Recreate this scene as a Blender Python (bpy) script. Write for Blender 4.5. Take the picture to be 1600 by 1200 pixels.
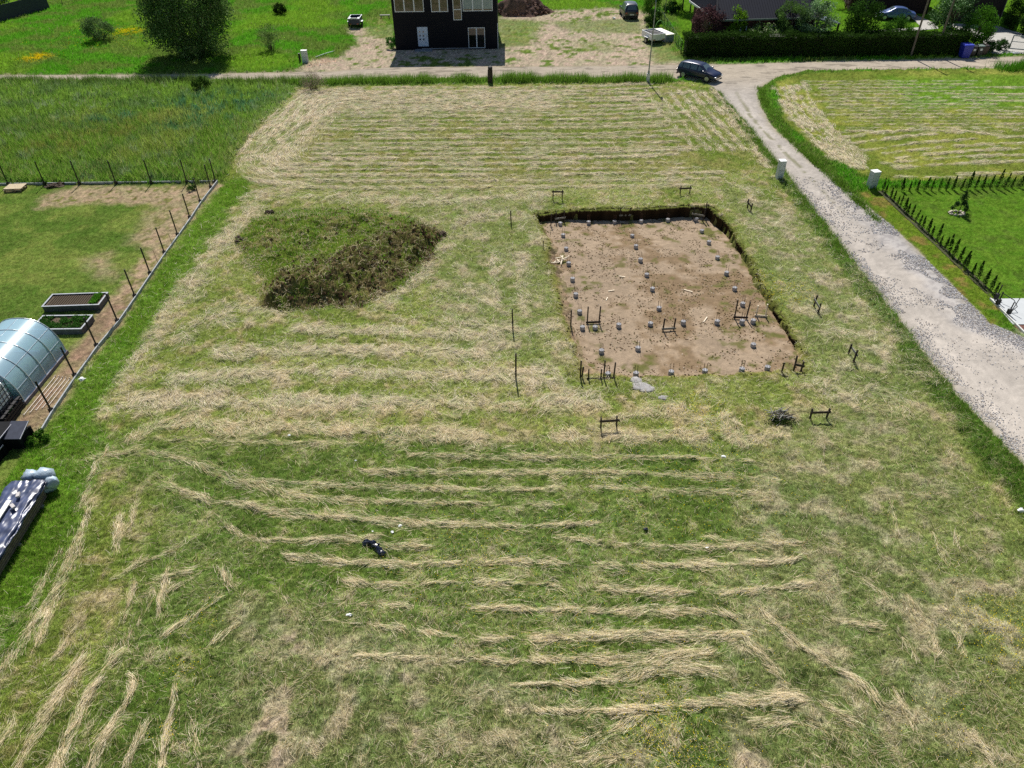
import bpy, bmesh, math, random
import numpy as np
from mathutils import Vector, Matrix
random.seed(7)
rng = np.random.default_rng(7)
PI = math.pi
S = bpy.context.scene
COL = S.collection
for o in list(bpy.data.objects):
    bpy.data.objects.remove(o)

# ------------------------------------------------------------------ camera
F = 1109.0                      # focal length in pixels of the 1600 px wide photograph
TH = math.radians(38.6)         # downward tilt
RO = -0.013                     # roll
HC = 20.0                       # drone height in metres
cf = np.array([0, math.cos(TH), -math.sin(TH)])
_r0 = np.array([1.0, 0, 0]); _u0 = np.array([0, math.sin(TH), math.cos(TH)])
cr = _r0 * math.cos(RO) + _u0 * math.sin(RO)
cu = -_r0 * math.sin(RO) + _u0 * math.cos(RO)
cam = bpy.data.cameras.new('camera')
cam.sensor_width = 36.0
cam.lens = 36.0 * F / 1600.0
cam.clip_start = 0.1
cam.clip_end = 4000
cob = bpy.data.objects.new('camera', cam)
COL.objects.link(cob)
M = Matrix.Identity(4)
for i in range(3):
    M[i][0] = cr[i]; M[i][1] = cu[i]; M[i][2] = -cf[i]
M[2][3] = HC
cob.matrix_world = M
S.camera = cob

# ------------------------------------------------------------------ sky and sun
SUN_EL = math.radians(50); SUN_AZ = math.radians(-4.2)
W = bpy.data.worlds.new('World'); S.world = W; W.use_nodes = True
nt = W.node_tree; nt.nodes.clear()
sky = nt.nodes.new('ShaderNodeTexSky'); sky.sky_type = 'NISHITA'; sky.sun_disc = False
sky.sun_elevation = SUN_EL; sky.sun_rotation = SUN_AZ
sky.air_density = 1.0; sky.dust_density = 0.6; sky.ozone_density = 1.2
bg = nt.nodes.new('ShaderNodeBackground'); bg.inputs[1].default_value = 0.05
wo = nt.nodes.new('ShaderNodeOutputWorld')
nt.links.new(sky.outputs[0], bg.inputs[0]); nt.links.new(bg.outputs[0], wo.inputs[0])
sl = bpy.data.lights.new('sun', 'SUN'); sl.energy = 5.0; sl.angle = math.radians(0.53); sl.color = (1.0, 0.955, 0.89)
so = bpy.data.objects.new('sun', sl); COL.objects.link(so)
sdir = Vector((math.cos(SUN_EL) * math.sin(SUN_AZ), math.cos(SUN_EL) * math.cos(SUN_AZ), math.sin(SUN_EL)))
so.rotation_euler = sdir.to_track_quat('Z', 'Y').to_euler()
so.location = (0, 40, 60)
S.view_settings.view_transform = 'Standard'; S.view_settings.look = 'None'
S.view_settings.exposure = 0.6; S.view_settings.gamma = 1.0
S.cycles.max_bounces = 6; S.cycles.transparent_max_bounces = 12
S.cycles.diffuse_bounces = 2; S.cycles.glossy_bounces = 3; S.cycles.transmission_bounces = 4
S.cycles.use_denoising = False

# ------------------------------------------------------------------ survey helpers: photo pixel -> place on the ground
def G(px, py, z=0.0):
    d = cf * F + cr * (px - 800) - cu * (py - 600)
    t = (z - HC) / d[2]
    return (d[0] * t, d[1] * t)
def GP(pts, z=0.0):
    return [G(x, y, z) for x, y in pts]
def height_at(P, px, py):
    d = cf * F + cr * (px - 800) - cu * (py - 600)
    return HC + P[1] / d[1] * d[2]
def lin(r, g, b):
    def f(c):
        c /= 255.0
        return c / 12.92 if c <= 0.04045 else ((c + 0.055) / 1.055) ** 2.4
    return (f(r), f(g), f(b))

# ------------------------------------------------------------------ numpy noise
def vnoise(x, y, seed):
    xi = np.floor(x).astype(np.int64); yi = np.floor(y).astype(np.int64)
    fx = (x - xi).astype(np.float32); fy = (y - yi).astype(np.float32)
    fx = fx * fx * (3 - 2 * fx); fy = fy * fy * (3 - 2 * fy)
    def h(a, b):
        n = (a * 374761393 + b * 668265263 + seed * 974634777) & 0xFFFFFFFF
        n = ((n ^ (n >> 13)) * 1274126177) & 0xFFFFFFFF
        n = n ^ (n >> 16)
        return (n & 0xFFFF).astype(np.float32) / 65535.0
    a = h(xi, yi); b = h(xi + 1, yi); c = h(xi, yi + 1); d = h(xi + 1, yi + 1)
    return (a + (b - a) * fx) * (1 - fy) + (c + (d - c) * fx) * fy
def fbm(x, y, scale, octs=3, seed=1):
    r = 0; amp = 1; tot = 0; f = 1.0 / scale
    for i in range(octs):
        r = r + amp * vnoise(x * f + 17.3 * i, y * f - 9.1 * i, seed + i * 31)
        tot += amp; amp *= 0.55; f *= 2.03
    return r / tot
def sst(a, b, x):
    t = np.clip((x - a) / (b - a), 0, 1)
    return t * t * (3 - 2 * t)

# ------------------------------------------------------------------ ground maps (10 cm survey grid)
RES = 0.1
X0, X1, Y0, Y1 = -95.0, 95.0, -4.0, 132.0
NX = int((X1 - X0) / RES) + 1; NY = int((Y1 - Y0) / RES) + 1
gx = (X0 + np.arange(NX) * RES).astype(np.float32); gy = (Y0 + np.arange(NY) * RES).astype(np.float32)
GX, GY = np.meshgrid(gx, gy)
n_big = fbm(GX, GY, 9.0, 3, 3)
n_mid = fbm(GX, GY, 2.2, 3, 11)
n_sml = fbm(GX, GY, 0.7, 3, 23)
n_fin = fbm(GX, GY, 0.28, 2, 37)
warp = (n_mid - .5) * 1.0 + (n_sml - .5) * 0.9 + (n_fin - .5) * .5

def box_of(pts, m):
    xs = [p[0] for p in pts]; ys = [p[1] for p in pts]
    i0 = max(0, int((min(xs) - m - X0) / RES)); i1 = min(NX, int((max(xs) + m - X0) / RES) + 2)
    j0 = max(0, int((min(ys) - m - Y0) / RES)); j1 = min(NY, int((max(ys) + m - Y0) / RES) + 2)
    return (slice(j0, j1), slice(i0, i1))
def seg_d2(x, y, a, b):
    ax, ay = a; bx, by = b; dx = bx - ax; dy = by - ay; L = dx * dx + dy * dy + 1e-9
    t = np.clip(((x - ax) * dx + (y - ay) * dy) / L, 0, 1)
    return (x - ax - t * dx) ** 2 + (y - ay - t * dy) ** 2
def sdf_poly(x, y, pts):
    d = None; ins = np.zeros(x.shape, bool); n = len(pts)
    for i in range(n):
        a = pts[i]; b = pts[(i + 1) % n]
        q = seg_d2(x, y, a, b)
        d = q if d is None else np.minimum(d, q)
        if a[1] != b[1]:
            c = ((a[1] > y) != (b[1] > y)) & (x < (b[0] - a[0]) * (y - a[1]) / (b[1] - a[1]) + a[0])
            ins ^= c
    d = np.sqrt(d)
    return np.where(ins, -d, d)
def mask(pts, soft=0.3, wamp=0.5):
    """weight 0..1 of a world polygon with ragged edge; returns (slice, weight)"""
    sl_ = box_of(pts, soft + wamp + 0.5)
    s = sdf_poly(GX[sl_], GY[sl_], pts) + warp[sl_] * wamp
    return sl_, sst(soft, -soft, s)

COLR = np.zeros((NY, NX, 3), np.float32)
STRAW = np.zeros((NY, NX), np.float32)     # cover of cut hay
SDX = np.ones((NY, NX), np.float32); SDY = np.zeros((NY, NX), np.float32); SRND = np.full((NY, NX), 0.5, np.float32)
GRASS = np.full((NY, NX), 1.0, np.float32) # blade density
FLUF = np.full((NY, NX), 0.04, np.float32) # relief of the sward
ZZ = np.zeros((NY, NX), np.float32)
def c3(*c):
    return np.array(lin(*c), np.float32)
def paint(w, c, var=0.25, noise=None):
    sl_, ww = w
    nz = (n_mid[sl_] * .6 + n_sml[sl_] * .4) if noise is None else noise[sl_]
    v = (1 + (nz - 0.5) * 2 * var)[..., None]
    COLR[sl_] = COLR[sl_] * (1 - ww[..., None]) + (np.asarray(c, np.float32) * v) * ww[..., None]
def setm(arr, w, val):
    sl_, ww = w
    arr[sl_] = arr[sl_] * (1 - ww) + val * ww
def addm(arr, w, val, mx=1.0):
    sl_, ww = w
    arr[sl_] = np.minimum(mx, arr[sl_] + val * ww)
def patch(cx, cy, r, soft=.8):
    P = G(cx, cy)
    pts = [(P[0] + r * math.cos(a), P[1] + r * math.sin(a) * 1.1) for a in np.linspace(0, 2 * PI, 9)[:-1]]
    return mask(pts, soft, 1.2)
def nmask(w, noise, lo, hi):
    sl_, ww = w
    return (sl_, ww * sst(lo, hi, noise[sl_]))

c_bright = c3(96, 122, 50); c_mid = c3(118, 134, 58); c_dark = c3(58, 92, 30); c_olive = c3(132, 134, 74)
c_meadow = c3(108, 142, 54); c_straw = c3(214, 200, 164); c_pale = c3(152, 146, 108); c_dirt = c3(168, 148, 122)
c_sand = c3(186, 170, 146); c_lawn = c3(92, 134, 34); c_soil = c3(120, 98, 76)
# everywhere: bright far meadow
ALL = (slice(0, NY), slice(0, NX))
COLR[:] = c_bright
paint((ALL, sst(.42, .62, n_mid)), c3(76, 132, 30), .2)
paint((ALL, sst(.5, .7, n_big)), c3(104, 142, 40), .2)
FLUF[:] = 0.16
# rough meadow, left of the mown plot
mead = GP([(-260, 122), (470, 126), (455, 150), (405, 200), (368, 245), (352, 285), (340, 285), (0, 288), (-300, 292)])
m = mask(mead, .3, .5)
paint(m, c_meadow, .25); paint(nmask(m, n_mid, .5, .66), c3(88, 118, 56), .25); paint(nmask(m, n_big, .48, .62), c3(124, 144, 66), .2)
paint(nmask(m, n_sml, .62, .74), c3(118, 138, 96), .2)
m2 = mask(GP([(90, 200), (330, 140), (440, 150), (350, 200), (150, 230)]), 1.2, 2.0)
paint(nmask(m2, n_sml, .45, .6), c3(72, 112, 72), .3)
m2 = mask(GP([(0, 240), (260, 170), (300, 180), (120, 250)]), 1.0, 2.0)
paint(nmask(m2, n_sml, .45, .6), c3(122, 132, 62), .2)
setm(FLUF, m, 0.30)
for cx, cy, r in [(57, 92, 1.3), (200, 51, 1.6), (60, 88, 0.8)]:
    paint(nmask(patch(cx, cy, r), n_sml, .4, .6), c3(190, 168, 20), .2)
# main field
main = GP([(352, 285), (368, 245), (405, 200), (455, 150), (470, 132), (1112, 128), (1160, 190), (1215, 262), (1300, 380), (1420, 520), (1520, 660), (1700, 860)]) + [(40, -4), (-40, -4)] + GP([(-200, 1200), (0, 905), (85, 740), (60, 680), (340, 288)])
m = mask(main, .25, .3)
paint(m, c_mid, .22)
paint(nmask(m, n_mid, .45, .62), c3(124, 138, 58), .2)
paint(nmask(m, n_sml, .52, .65), c3(142, 138, 86), .2)
paint(nmask(m, n_mid, .56, .40), c3(80, 112, 34), .2) if False else None
setm(FLUF, m, 0.06)
# lower half greener and darker between rows
m = mask(GP([(120, 690), (1150, 690), (1300, 760), (1480, 900), (1600, 1200)]) + [(14, -4), (-14, -4)] + GP([(100, 1200), (250, 800)]), 1.0, 1.5)
paint(m, c3(92, 116, 48), .3)
paint(nmask(m, n_sml, .50, .66), c3(102, 124, 48), .2)
# pale worn lower centre and lower right
for pts, k in [([(380, 960), (560, 970), (760, 1040), (900, 1110), (1000, 1200), (330, 1200)], .8), ([(1220, 640), (1500, 700), (1640, 900), (1640, 1200), (1150, 1200), (1120, 980)], .62),
            ([(1130, 300), (1240, 330), (1420, 560), (1500, 700), (1300, 690), (1240, 480)], .6), ([(640, 300), (850, 300), (880, 560), (700, 560)], .45)]:
    m = mask(GP(pts), 1.2, 1.6); m = (m[0], m[1] * k)
    paint(m, c3(124, 134, 84), .22); paint(nmask(m, n_sml, .5, .62), c3(162, 156, 128), .15); paint(nmask(m, n_mid, .55, .7), c3(94, 112, 50), .2)
for cx, cy, r in [(430, 1100, .75), (420, 1145, .5), (400, 1175, .9), (455, 1005, .5), (440, 1065, .55), (395, 1185, .5), (860, 1180, .8), (1000, 1185, .5), (640, 1170, .5), (1180, 1190, .6)]:
    m = nmask(patch(cx, cy, r, .4), n_sml, .38, .5)
    paint(m, c3(158, 144, 122), .15); setm(GRASS, m, .15)
# fresh green strips: beside the kerb, road verges, round the mound
def strip(pts, width, soft=.3, wamp=.5):
    """ribbon mask around a photo polyline, width in metres"""
    P = GP(pts); sl_ = box_of(P, width + 1)
    d = None
    for a, b in zip(P[:-1], P[1:]):
        q = seg_d2(GX[sl_], GY[sl_], a, b); d = q if d is None else np.minimum(d, q)
    return sl_, sst(width / 2 + soft, width / 2 - soft, np.sqrt(d) + warp[sl_] * wamp)
for pts, w in [([(365, 290), (330, 340), (250, 450), (170, 570), (90, 690)], 2.2), ([(60, 740), (90, 760), (20, 900), (-80, 1080)], 3.0), ([(120, 700), (80, 800)], 2.6)]:
    m = strip(pts, w, .5, .8); paint(m, c3(96, 130, 40), .25); setm(FLUF, m, .07); setm(GRASS, m, 1.6)
for pts, w in [([(1118, 140), (1165, 200), (1222, 268), (1300, 370), (1420, 530), (1500, 640), (1600, 770), (1700, 900)], 1.6), ([(1193, 128), (1198, 165), (1238, 227), (1308, 287), (1366, 340)], 1.4),
               ([(1195, 128), (1240, 112), (1400, 106), (1620, 104)], 1.4), ([(455, 133), (700, 129), (1050, 126)], 1.3), ([(0, 126), (300, 127), (455, 130)], 1.0)]:
    m = strip(pts, w, .35, .6); paint(m, c3(84, 118, 40), .28); setm(FLUF, m, .12); setm(GRASS, m, 2.0)
m = mask(GP([(500, 150), (1100, 140), (1190, 262), (800, 290), (440, 296), (400, 250)]), 1.5, 1.5); paint(m, c3(112, 128, 54), .25); paint(nmask(m, n_mid, .5, .64), c3(128, 130, 70), .2)
# right mown field
rfield = GP([(1210, 128), (1260, 115), (1400, 110), (1900, 105), (1960, 262), (1600, 282), (1395, 284), (1350, 276), (1290, 245), (1225, 190)])
m = mask(rfield, .25, .4); paint(m, c3(114, 128, 54), .2); paint(nmask(m, n_mid, .5, .65), c3(136, 142, 66), .15); setm(FLUF, m, .04)
m = mask(GP([(1380, 120), (1700, 115), (1700, 170), (1420, 170)]), 1.5, 1.5); paint(m, c3(100, 134, 42), .2)
# right lawn and verge
lawn = GP([(1376, 300), (1385, 293), (1900, 290), (2000, 470), (1556, 468)])
m = mask(lawn, .08, .1); paint(m, c3(90, 124, 38), .12); paint(nmask(m, n_big, .45, .65), c3(102, 130, 46), .08); paint(nmask(m, n_sml, .6, .72), c3(84, 110, 40), .08); setm(FLUF, m, .022); setm(GRASS, m, .5)
verge = GP([(1340, 300), (1378, 298), (1556, 470), (1600, 520), (1590, 535), (1520, 500), (1440, 410)])
m = mask(verge, .2, .3); paint(m, c3(100, 124, 38), .16); paint(nmask(m, n_sml, .55, .7), c3(128, 118, 62), .1); setm(FLUF, m, .025)
m = mask(GP([(1540, 480), (1580, 500), (1598, 530), (1570, 528)]), .3, .4); paint(m, c3(84, 122, 34), .2); setm(FLUF, m, .08)
m = mask(GP([(1575, 480), (1700, 560), (1700, 640), (1560, 540), (1598, 535), (1590, 510)]), .3, .5); paint(m, c3(160, 152, 134), .15); setm(FLUF, m, .015); setm(GRASS, m, .1)
# left garden
gard = GP([(-400, 290), (336, 287), (330, 300), (60, 676), (-60, 860), (-700, 860)])
m = mask(gard, .05, .05); paint(m, c3(94, 118, 50), .22); paint(nmask(m, n_mid, .5, .66), c3(112, 128, 60), .15); setm(FLUF, m, .028)
for pts, soft, k in [([(70, 305), (120, 292), (335, 290), (318, 320), (290, 350), (250, 322), (150, 318), (60, 325)], .5, 1), ([(335, 292), (64, 674), (30, 674), (40, 650), (150, 500), (200, 420), (230, 390), (215, 370), (270, 335), (285, 310)], .45, 1),
                  ([(120, 405), (170, 395), (185, 440), (150, 432)], .7, .8), ([(225, 330), (290, 320), (255, 385), (205, 380)], .8, .75)]:
    m = mask(GP(pts), soft, .9); m = (m[0], m[1] * k); paint(m, c3(166, 148, 118), .14); paint(nmask(m, n_fin, .60, .72), c3(112, 116, 60), .2); setm(FLUF, m, .014); setm(GRASS, m, .05)
m = mask(GP([(150, 500), (215, 440), (64, 670), (0, 690), (30, 650)]), .4, .5); paint(m, c3(142, 122, 98), .12); setm(GRASS, m, 0)
# sandy lot round the black house
yard = GP([(545, 45), (612, 40), (612, 74), (780, 74), (780, 28), (830, 18), (960, 14), (1010, 20), (1010, 60), (1050, 80), (1068, 104), (1060, 108), (460, 112), (520, 100), (560, 70)])
m = mask(yard, .6, 1.3); paint(m, c_sand, .16); setm(FLUF, m, .02); setm(GRASS, m, .1)
mg = nmask(m, n_sml * .55 + n_mid * .45, .55, .62); paint(mg, c3(104, 124, 56), .2); setm(FLUF, mg, .06)
for pts, k in [([(565, 30), (612, 28), (612, 62), (575, 55)], .8), ([(780, 30), (850, 34), (825, 70), (782, 74)], .75), ([(860, 34), (1000, 30), (1000, 52), (900, 50)], .6), ([(1005, 60), (1060, 60), (1062, 95), (1030, 98)], .8), ([(900, 66), (960, 62), (960, 80), (905, 80)], .4)]:
    mm = mask(GP(pts), .8, 1.5); mm = (mm[0], mm[1] * k); paint(mm, c3(98, 130, 46), .2); paint(nmask(mm, n_sml, .5, .62), c3(140, 140, 88), .1)
m = mask(GP([(480, 97), (540, 90), (560, 112), (470, 113)]), .6, .8); paint(m, c_sand, .14)
# garden of the second house
gd = GP([(1045, -20), (1900, -20), (1900, 78), (1545, 85), (1075, 92)])
m = mask(gd, .3, .3); paint(m, c3(90, 130, 34), .12); setm(FLUF, m, .035)

# ---------------- hay: mowing loops in the top field and the right field
def loops(pts, spacing, dens, sharp, seed, stretch, width=.62):
    sl_ = box_of(pts, .3)
    x = GX[sl_]; y = GY[sl_]
    s = -sdf_poly(x, y, pts)
    acc = 0; cxm = sum(p[0] for p in pts) / len(pts); cym = sum(p[1] for p in pts) / len(pts)
    for a, b in zip(pts, pts[1:] + pts[:1]):
        L_ = math.hypot(b[0] - a[0], b[1] - a[1]) + 1e-6; nx_ = -(b[1] - a[1]) / L_; ny_ = (b[0] - a[0]) / L_
        sg = 1 if (cxm - a[0]) * nx_ + (cym - a[1]) * ny_ > 0 else -1
        acc = acc + np.exp(-.95 * np.clip(sg * ((x - a[0]) * nx_ + (y - a[1]) * ny_), -8, 60)) * min(1, L_ / 6)
    s_in = s
    s = -np.log(acc + 1e-12) / .95
    wob = (fbm(x, y, 7.0, 2, seed) - .5) * 2.2 + (fbm(x, y, 1.3, 2, seed + 5) - .5) * .5
    ph = (s + wob) / spacing
    tri = np.abs((ph % 1.0) - .5) * 2
    gyy, gxx = np.gradient(s + 0.25 * wob)
    tx = -gyy; ty = gxx; L = np.sqrt(tx * tx + ty * ty) + 1e-6; tx /= L; ty /= L
    ladd = fbm(x * .5, y * .5, stretch, 3, seed + 9)
    row = sst(sharp, 0.0, tri) if False else sst(1 - width, 1.0, tri)
    D = row * (0.1 + 1.8 * sst(.3, .75, ladd)) * dens * sst(0, .35, s_in)
    STRAW[sl_] = np.maximum(STRAW[sl_], np.clip(D, 0, 1))
    ok = s_in > 0
    SDX[sl_] = np.where(ok, tx, SDX[sl_]); SDY[sl_] = np.where(ok, ty, SDY[sl_]); SRND[sl_] = np.where(ok, .22, SRND[sl_])
    return sl_
top = GP([(470, 141), (560, 137), (1100, 133), (1128, 155), (1165, 205), (1208, 258), (1180, 278), (1060, 288), (800, 298), (600, 303), (440, 302), (385, 286), (359, 258), (372, 232), (412, 190)])
topdens = lambda px, py: 1
loops(top, 1.2, .85, .5, 41, 4.0, .66)
def boost(pts, f, soft=2.5):
    m = mask(GP(pts), soft, 1.0); sl_, w = m
    STRAW[sl_] = np.clip(STRAW[sl_] * (1 + (f - 1) * w) + (0.10 * w if f > 1.2 else 0), 0, 1)
boost([(540, 100), (1300, 100), (1400, 330), (480, 330), (500, 260), (540, 190)], .0, .8)
boost([(359, 258), (412, 190), (470, 138), (560, 138), (540, 175), (510, 220), (480, 262), (440, 300)], 2.6)
m = mask(GP([(365, 258), (412, 192), (470, 143), (545, 143), (520, 185), (470, 250), (430, 295)]), 1.0, 1.5); sl_, w_ = m; STRAW[sl_] = np.maximum(STRAW[sl_], w_ * (.25 + .6 * sst(.4, .6, n_sml[sl_] * .5 + n_mid[sl_] * .5)))
m = mask(GP([(520, 140), (900, 139), (860, 178), (540, 182)]), 1.0, 1.5); sl_, w_ = m; STRAW[sl_] = np.maximum(STRAW[sl_], w_ * (.12 + .4 * sst(.42, .6, n_sml[sl_])))
boost([(480, 138), (900, 138), (860, 175), (500, 180)], 1.55)
boost([(1060, 140), (1120, 150), (1190, 250), (1130, 230), (1040, 190)], 1.9)
boost([(380, 285), (900, 275), (900, 305), (420, 308)], 1.25)
boost([(820, 200), (1120, 200), (1160, 280), (900, 290)], .6)
boost([(560, 190), (800, 185), (800, 215), (600, 220)], .8)



# ---------------- hay: windrows drawn along their lines
def row(pts, width, dens, rnd=.25, z=.05, brk=.35):
    P = GP(pts)
    # smooth the line a little (Chaikin)
    for _ in range(2):
        Q = [P[0]]
        for a, b in zip(P[:-1], P[1:]):
            Q += [(a[0] * .75 + b[0] * .25, a[1] * .75 + b[1] * .25), (a[0] * .25 + b[0] * .75, a[1] * .25 + b[1] * .75)]
        P = Q + [P[-1]]
    sl_ = box_of(P, width * 1.5 + .4)
    x = GX[sl_]; y = GY[sl_]; d = np.full(x.shape, 1e9, np.float32); tx = np.ones_like(d); ty = np.zeros_like(d)
    for a, b in zip(P[:-1], P[1:]):
        q = seg_d2(x, y, a, b); L = math.hypot(b[0] - a[0], b[1] - a[1]) + 1e-6
        c = q < d; d = np.where(c, q, d); tx = np.where(c, (b[0] - a[0]) / L, tx); ty = np.where(c, (b[1] - a[1]) / L, ty)
    nw = fbm(x, y, .8, 3, 97)
    d = np.sqrt(d) + warp[sl_] * width * .6 + (n_mid[sl_] - .5) * width * .5
    wl = width * (.30 + .62 * sst(.3, .7, nw))
    w = sst(wl, wl * .05, d)
    w = w * (1 - brk + brk * 2 * sst(.3, .62, n_sml[sl_] * .5 + n_mid[sl_] * .5)) * dens
    w = np.clip(w, 0, 1)
    c = (w > .04) & (w > STRAW[sl_])
    STRAW[sl_] = np.maximum(STRAW[sl_], w)
    SDX[sl_] = np.where(c, tx, SDX[sl_]); SDY[sl_] = np.where(c, ty, SDY[sl_]); SRND[sl_] = np.where(c, rnd, SRND[sl_])
ROWS = [
 ([(260, 688), (425, 692), (560, 694)], .5, .5), ([(150, 715), (225, 705), (300, 722), (360, 748), (390, 760)], .6, .55),
 ([(640, 712), (800, 717), (1000, 715), (1150, 720), (1250, 730)], .45, .8), ([(565, 737), (800, 742), (925, 738), (1075, 745), (1210, 750)], .45, .75),
 ([(370, 752), (570, 762), (800, 768), (870, 765)], .42, .75), ([(930, 763), (1050, 768), (1180, 772)], .42, .7), ([(405, 760), (475, 780), (600, 785), (800, 790), (860, 790)], .38, .7),
 ([(265, 755), (320, 785), (380, 790), (440, 805), (550, 812), (650, 819), (800, 823), (930, 820)], .48, .9),
 ([(335, 798), (360, 830), (390, 845), (475, 845), (585, 842)], .45, .85), ([(595, 853), (700, 858)], .4, .7),
 ([(875, 840), (910, 847), (1000, 855), (1120, 857), (1225, 852), (1275, 845)], .45, .85),
 ([(445, 868), (500, 877), (625, 885), (800, 878), (925, 885), (1050, 885), (1225, 880), (1255, 870)], .50, 1.0),
 ([(540, 908), (575, 917), (675, 912), (800, 912), (900, 918), (1010, 925), (1120, 930), (1160, 925), (1265, 915)], .48, .85),
 ([(520, 945), (650, 948), (800, 953), (950, 957), (1100, 955), (1150, 965)], .48, .95),
 ([(510, 970), (575, 980), (650, 985), (700, 997), (800, 1002), (950, 993), (1075, 995), (1165, 990)], .52, 1.0),
 ([(560, 1025), (700, 1032), (800, 1035), (900, 1032), (990, 1035), (1110, 1018)], .5, .95), ([(800, 1072), (865, 1070), (950, 1065), (1040, 1045), (1110, 1048)], .5, .85),
 ([(840, 1110), (900, 1115), (975, 1112), (1100, 1098), (1250, 1092)], .5, 1.0), ([(900, 1160), (965, 1140), (1000, 1120)], .5, .6), ([(1175, 1128), (1225, 1132), (1275, 1132)], .5, .8), ([(900, 1190), (1025, 1182)], .35, .5),
 ([(1200, 965), (1250, 1010), (1300, 1040), (1350, 1075), (1370, 1095)], .35, .7), ([(1165, 1000), (1190, 1030), (1215, 1052)], .35, .7), ([(1400, 985), (1430, 1030)], .25, .6), ([(1460, 1000), (1462, 1028)], .22, .7),
 ([(1495, 995), (1510, 1035)], .22, .6), ([(1420, 940), (1440, 970)], .3, .7), ([(1400, 1085), (1425, 1140)], .3, .7), ([(1520, 1145), (1550, 1200)], .3, .7), ([(1455, 835), (1480, 880)], .28, .7), ([(1488, 835), (1502, 870)], .25, .7),
 ([(1390, 785), (1402, 835)], .3, .6), ([(1280, 968), (1375, 980)], .4, .6), ([(1325, 895), (1390, 935)], .35, .5), ([(1290, 1100), (1325, 1130)], .5, .6), ([(1100, 840), (1150, 850)], .3, .5), ([(1190, 955), (1220, 990)], .4, .6),
 ([(140, 800), (100, 910), (50, 980), (-20, 1085)], .36, 1.0), ([(92, 865), (50, 945)], .3, .8), ([(190, 805), (183, 860)], .34, .8), ([(213, 785), (205, 825)], .3, .7), ([(145, 750), (130, 790)], .4, .6), ([(95, 915), (62, 1005)], .3, .9),
 ([(222, 878), (180, 905)], .36, .8), ([(265, 885), (248, 962)], .34, .9), ([(210, 915), (198, 968)], .22, .9), ([(345, 935), (300, 965), (258, 992)], .34, .8), ([(148, 948), (88, 1028)], .36, .8), ([(165, 1050), (180, 1015)], .3, .6),
 ([(132, 1030), (80, 1105), (25, 1210)], .5, .75), ([(190, 1020), (130, 1100), (85, 1210)], .42, .95), ([(205, 1055), (212, 1080), (170, 1140), (140, 1210)], .38, .95), ([(230, 1130), (200, 1195)], .3, .8),
 ([(275, 1080), (262, 1140), (253, 1210)], .34, .9), ([(368, 978), (335, 1003)], .3, .7), ([(22, 1120), (0, 1165)], .3, .6), ([(245, 905), (300, 895)], .4, .6), ([(290, 850), (240, 875)], .3, .5), ([(170, 700), (135, 760)], .35, .6),
 ([(300, 905), (265, 925)], .3, .6), ([(445, 935), (460, 950)], .4, .6), ([(345, 890), (362, 915)], .3, .6), ([(48, 1170), (60, 1140)], .3, .6), ([(300, 1130), (312, 1200)], .3, .45), ([(240, 940), (200, 1000)], .3, .6),
]
for r_ in ROWS:
    kw = .62 if r_[0][0][1] > 930 else .74
    row(r_[0], r_[1] * 2.4 * kw, .13, .6, brk=.8)
    row(r_[0], r_[1] * kw * .95, r_[2] * .85, .34, brk=.5)
for i_ in range(22):
    yy_ = 139 + i_ * 5.6 + i_ * i_ * .085; f_ = (yy_ - 139) / 150; x0_ = 545 - 45 * math.sin(f_ * 2.6) + random.uniform(-25, 10) - (60 if i_ > 16 else 0); x1_ = 1050 + 70 * f_ + random.uniform(-50, 20)
    dn = (.95 if yy_ < 175 else .8 if yy_ > 235 else .62)
    row([(x0_, yy_ + random.uniform(-1, 1)), (x0_ + 150, yy_ + random.uniform(-2, 1)), ((x0_ + x1_) / 2, yy_ - 1 + random.uniform(-2, 2)), (x1_ - 120, yy_ - 2 + random.uniform(-2, 2)), (x1_, yy_ - 5 + random.uniform(-3, 2))], random.uniform(.45, .85), min(1, dn * 1.15), .2, brk=.5)
for i_ in range(7):
    o_ = i_ * 17
    row([(1010 + o_, 142), (1028 + o_ * 1.08, 170), (1060 + o_ * 1.1, 205), (1088 + o_ * 1.12, 235)], .6, .8 if i_ > 1 else .5, .35, brk=.8)
row([(1130, 170), (1165, 215), (1200, 262)], .9, .7, .5, brk=.7)
for i_ in range(16):
    yy_ = 128 + i_ * 5.2; x0_ = 1262 + i_ * 4.5 + random.uniform(-12, 12)
    row([(x0_, yy_), (x0_ + random.uniform(90, 200), yy_ - 1), (x0_ + random.uniform(220, 420), yy_ - 1)], .5, random.uniform(.3, .6), .3, brk=.7)
for pts in [[(1310, 216), (1400, 205), (1480, 200)], [(1325, 226), (1420, 213), (1510, 206)], [(1350, 236), (1450, 222), (1620, 213)], [(1380, 241), (1480, 229), (1640, 222)], [(1400, 248), (1500, 237), (1640, 231)], [(1380, 256), (1480, 246), (1640, 241)], [(1400, 262), (1560, 253), (1660, 254)], [(1500, 273), (1640, 270)], [(1400, 277), (1500, 279)], [(1475, 200), (1520, 208), (1570, 214)]]:
    row(pts, .6, .75, .25, brk=.4)
for k_ in range(5):
    o_ = k_ * 11
    row([(1212 + o_, 140 - o_ * .2), (1225 + o_, 170), (1258 + o_, 205), (1290 + o_, 235), (1318 + o_ * .8, 262)], .85, .85 - .06 * k_, .45, brk=.6)
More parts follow.
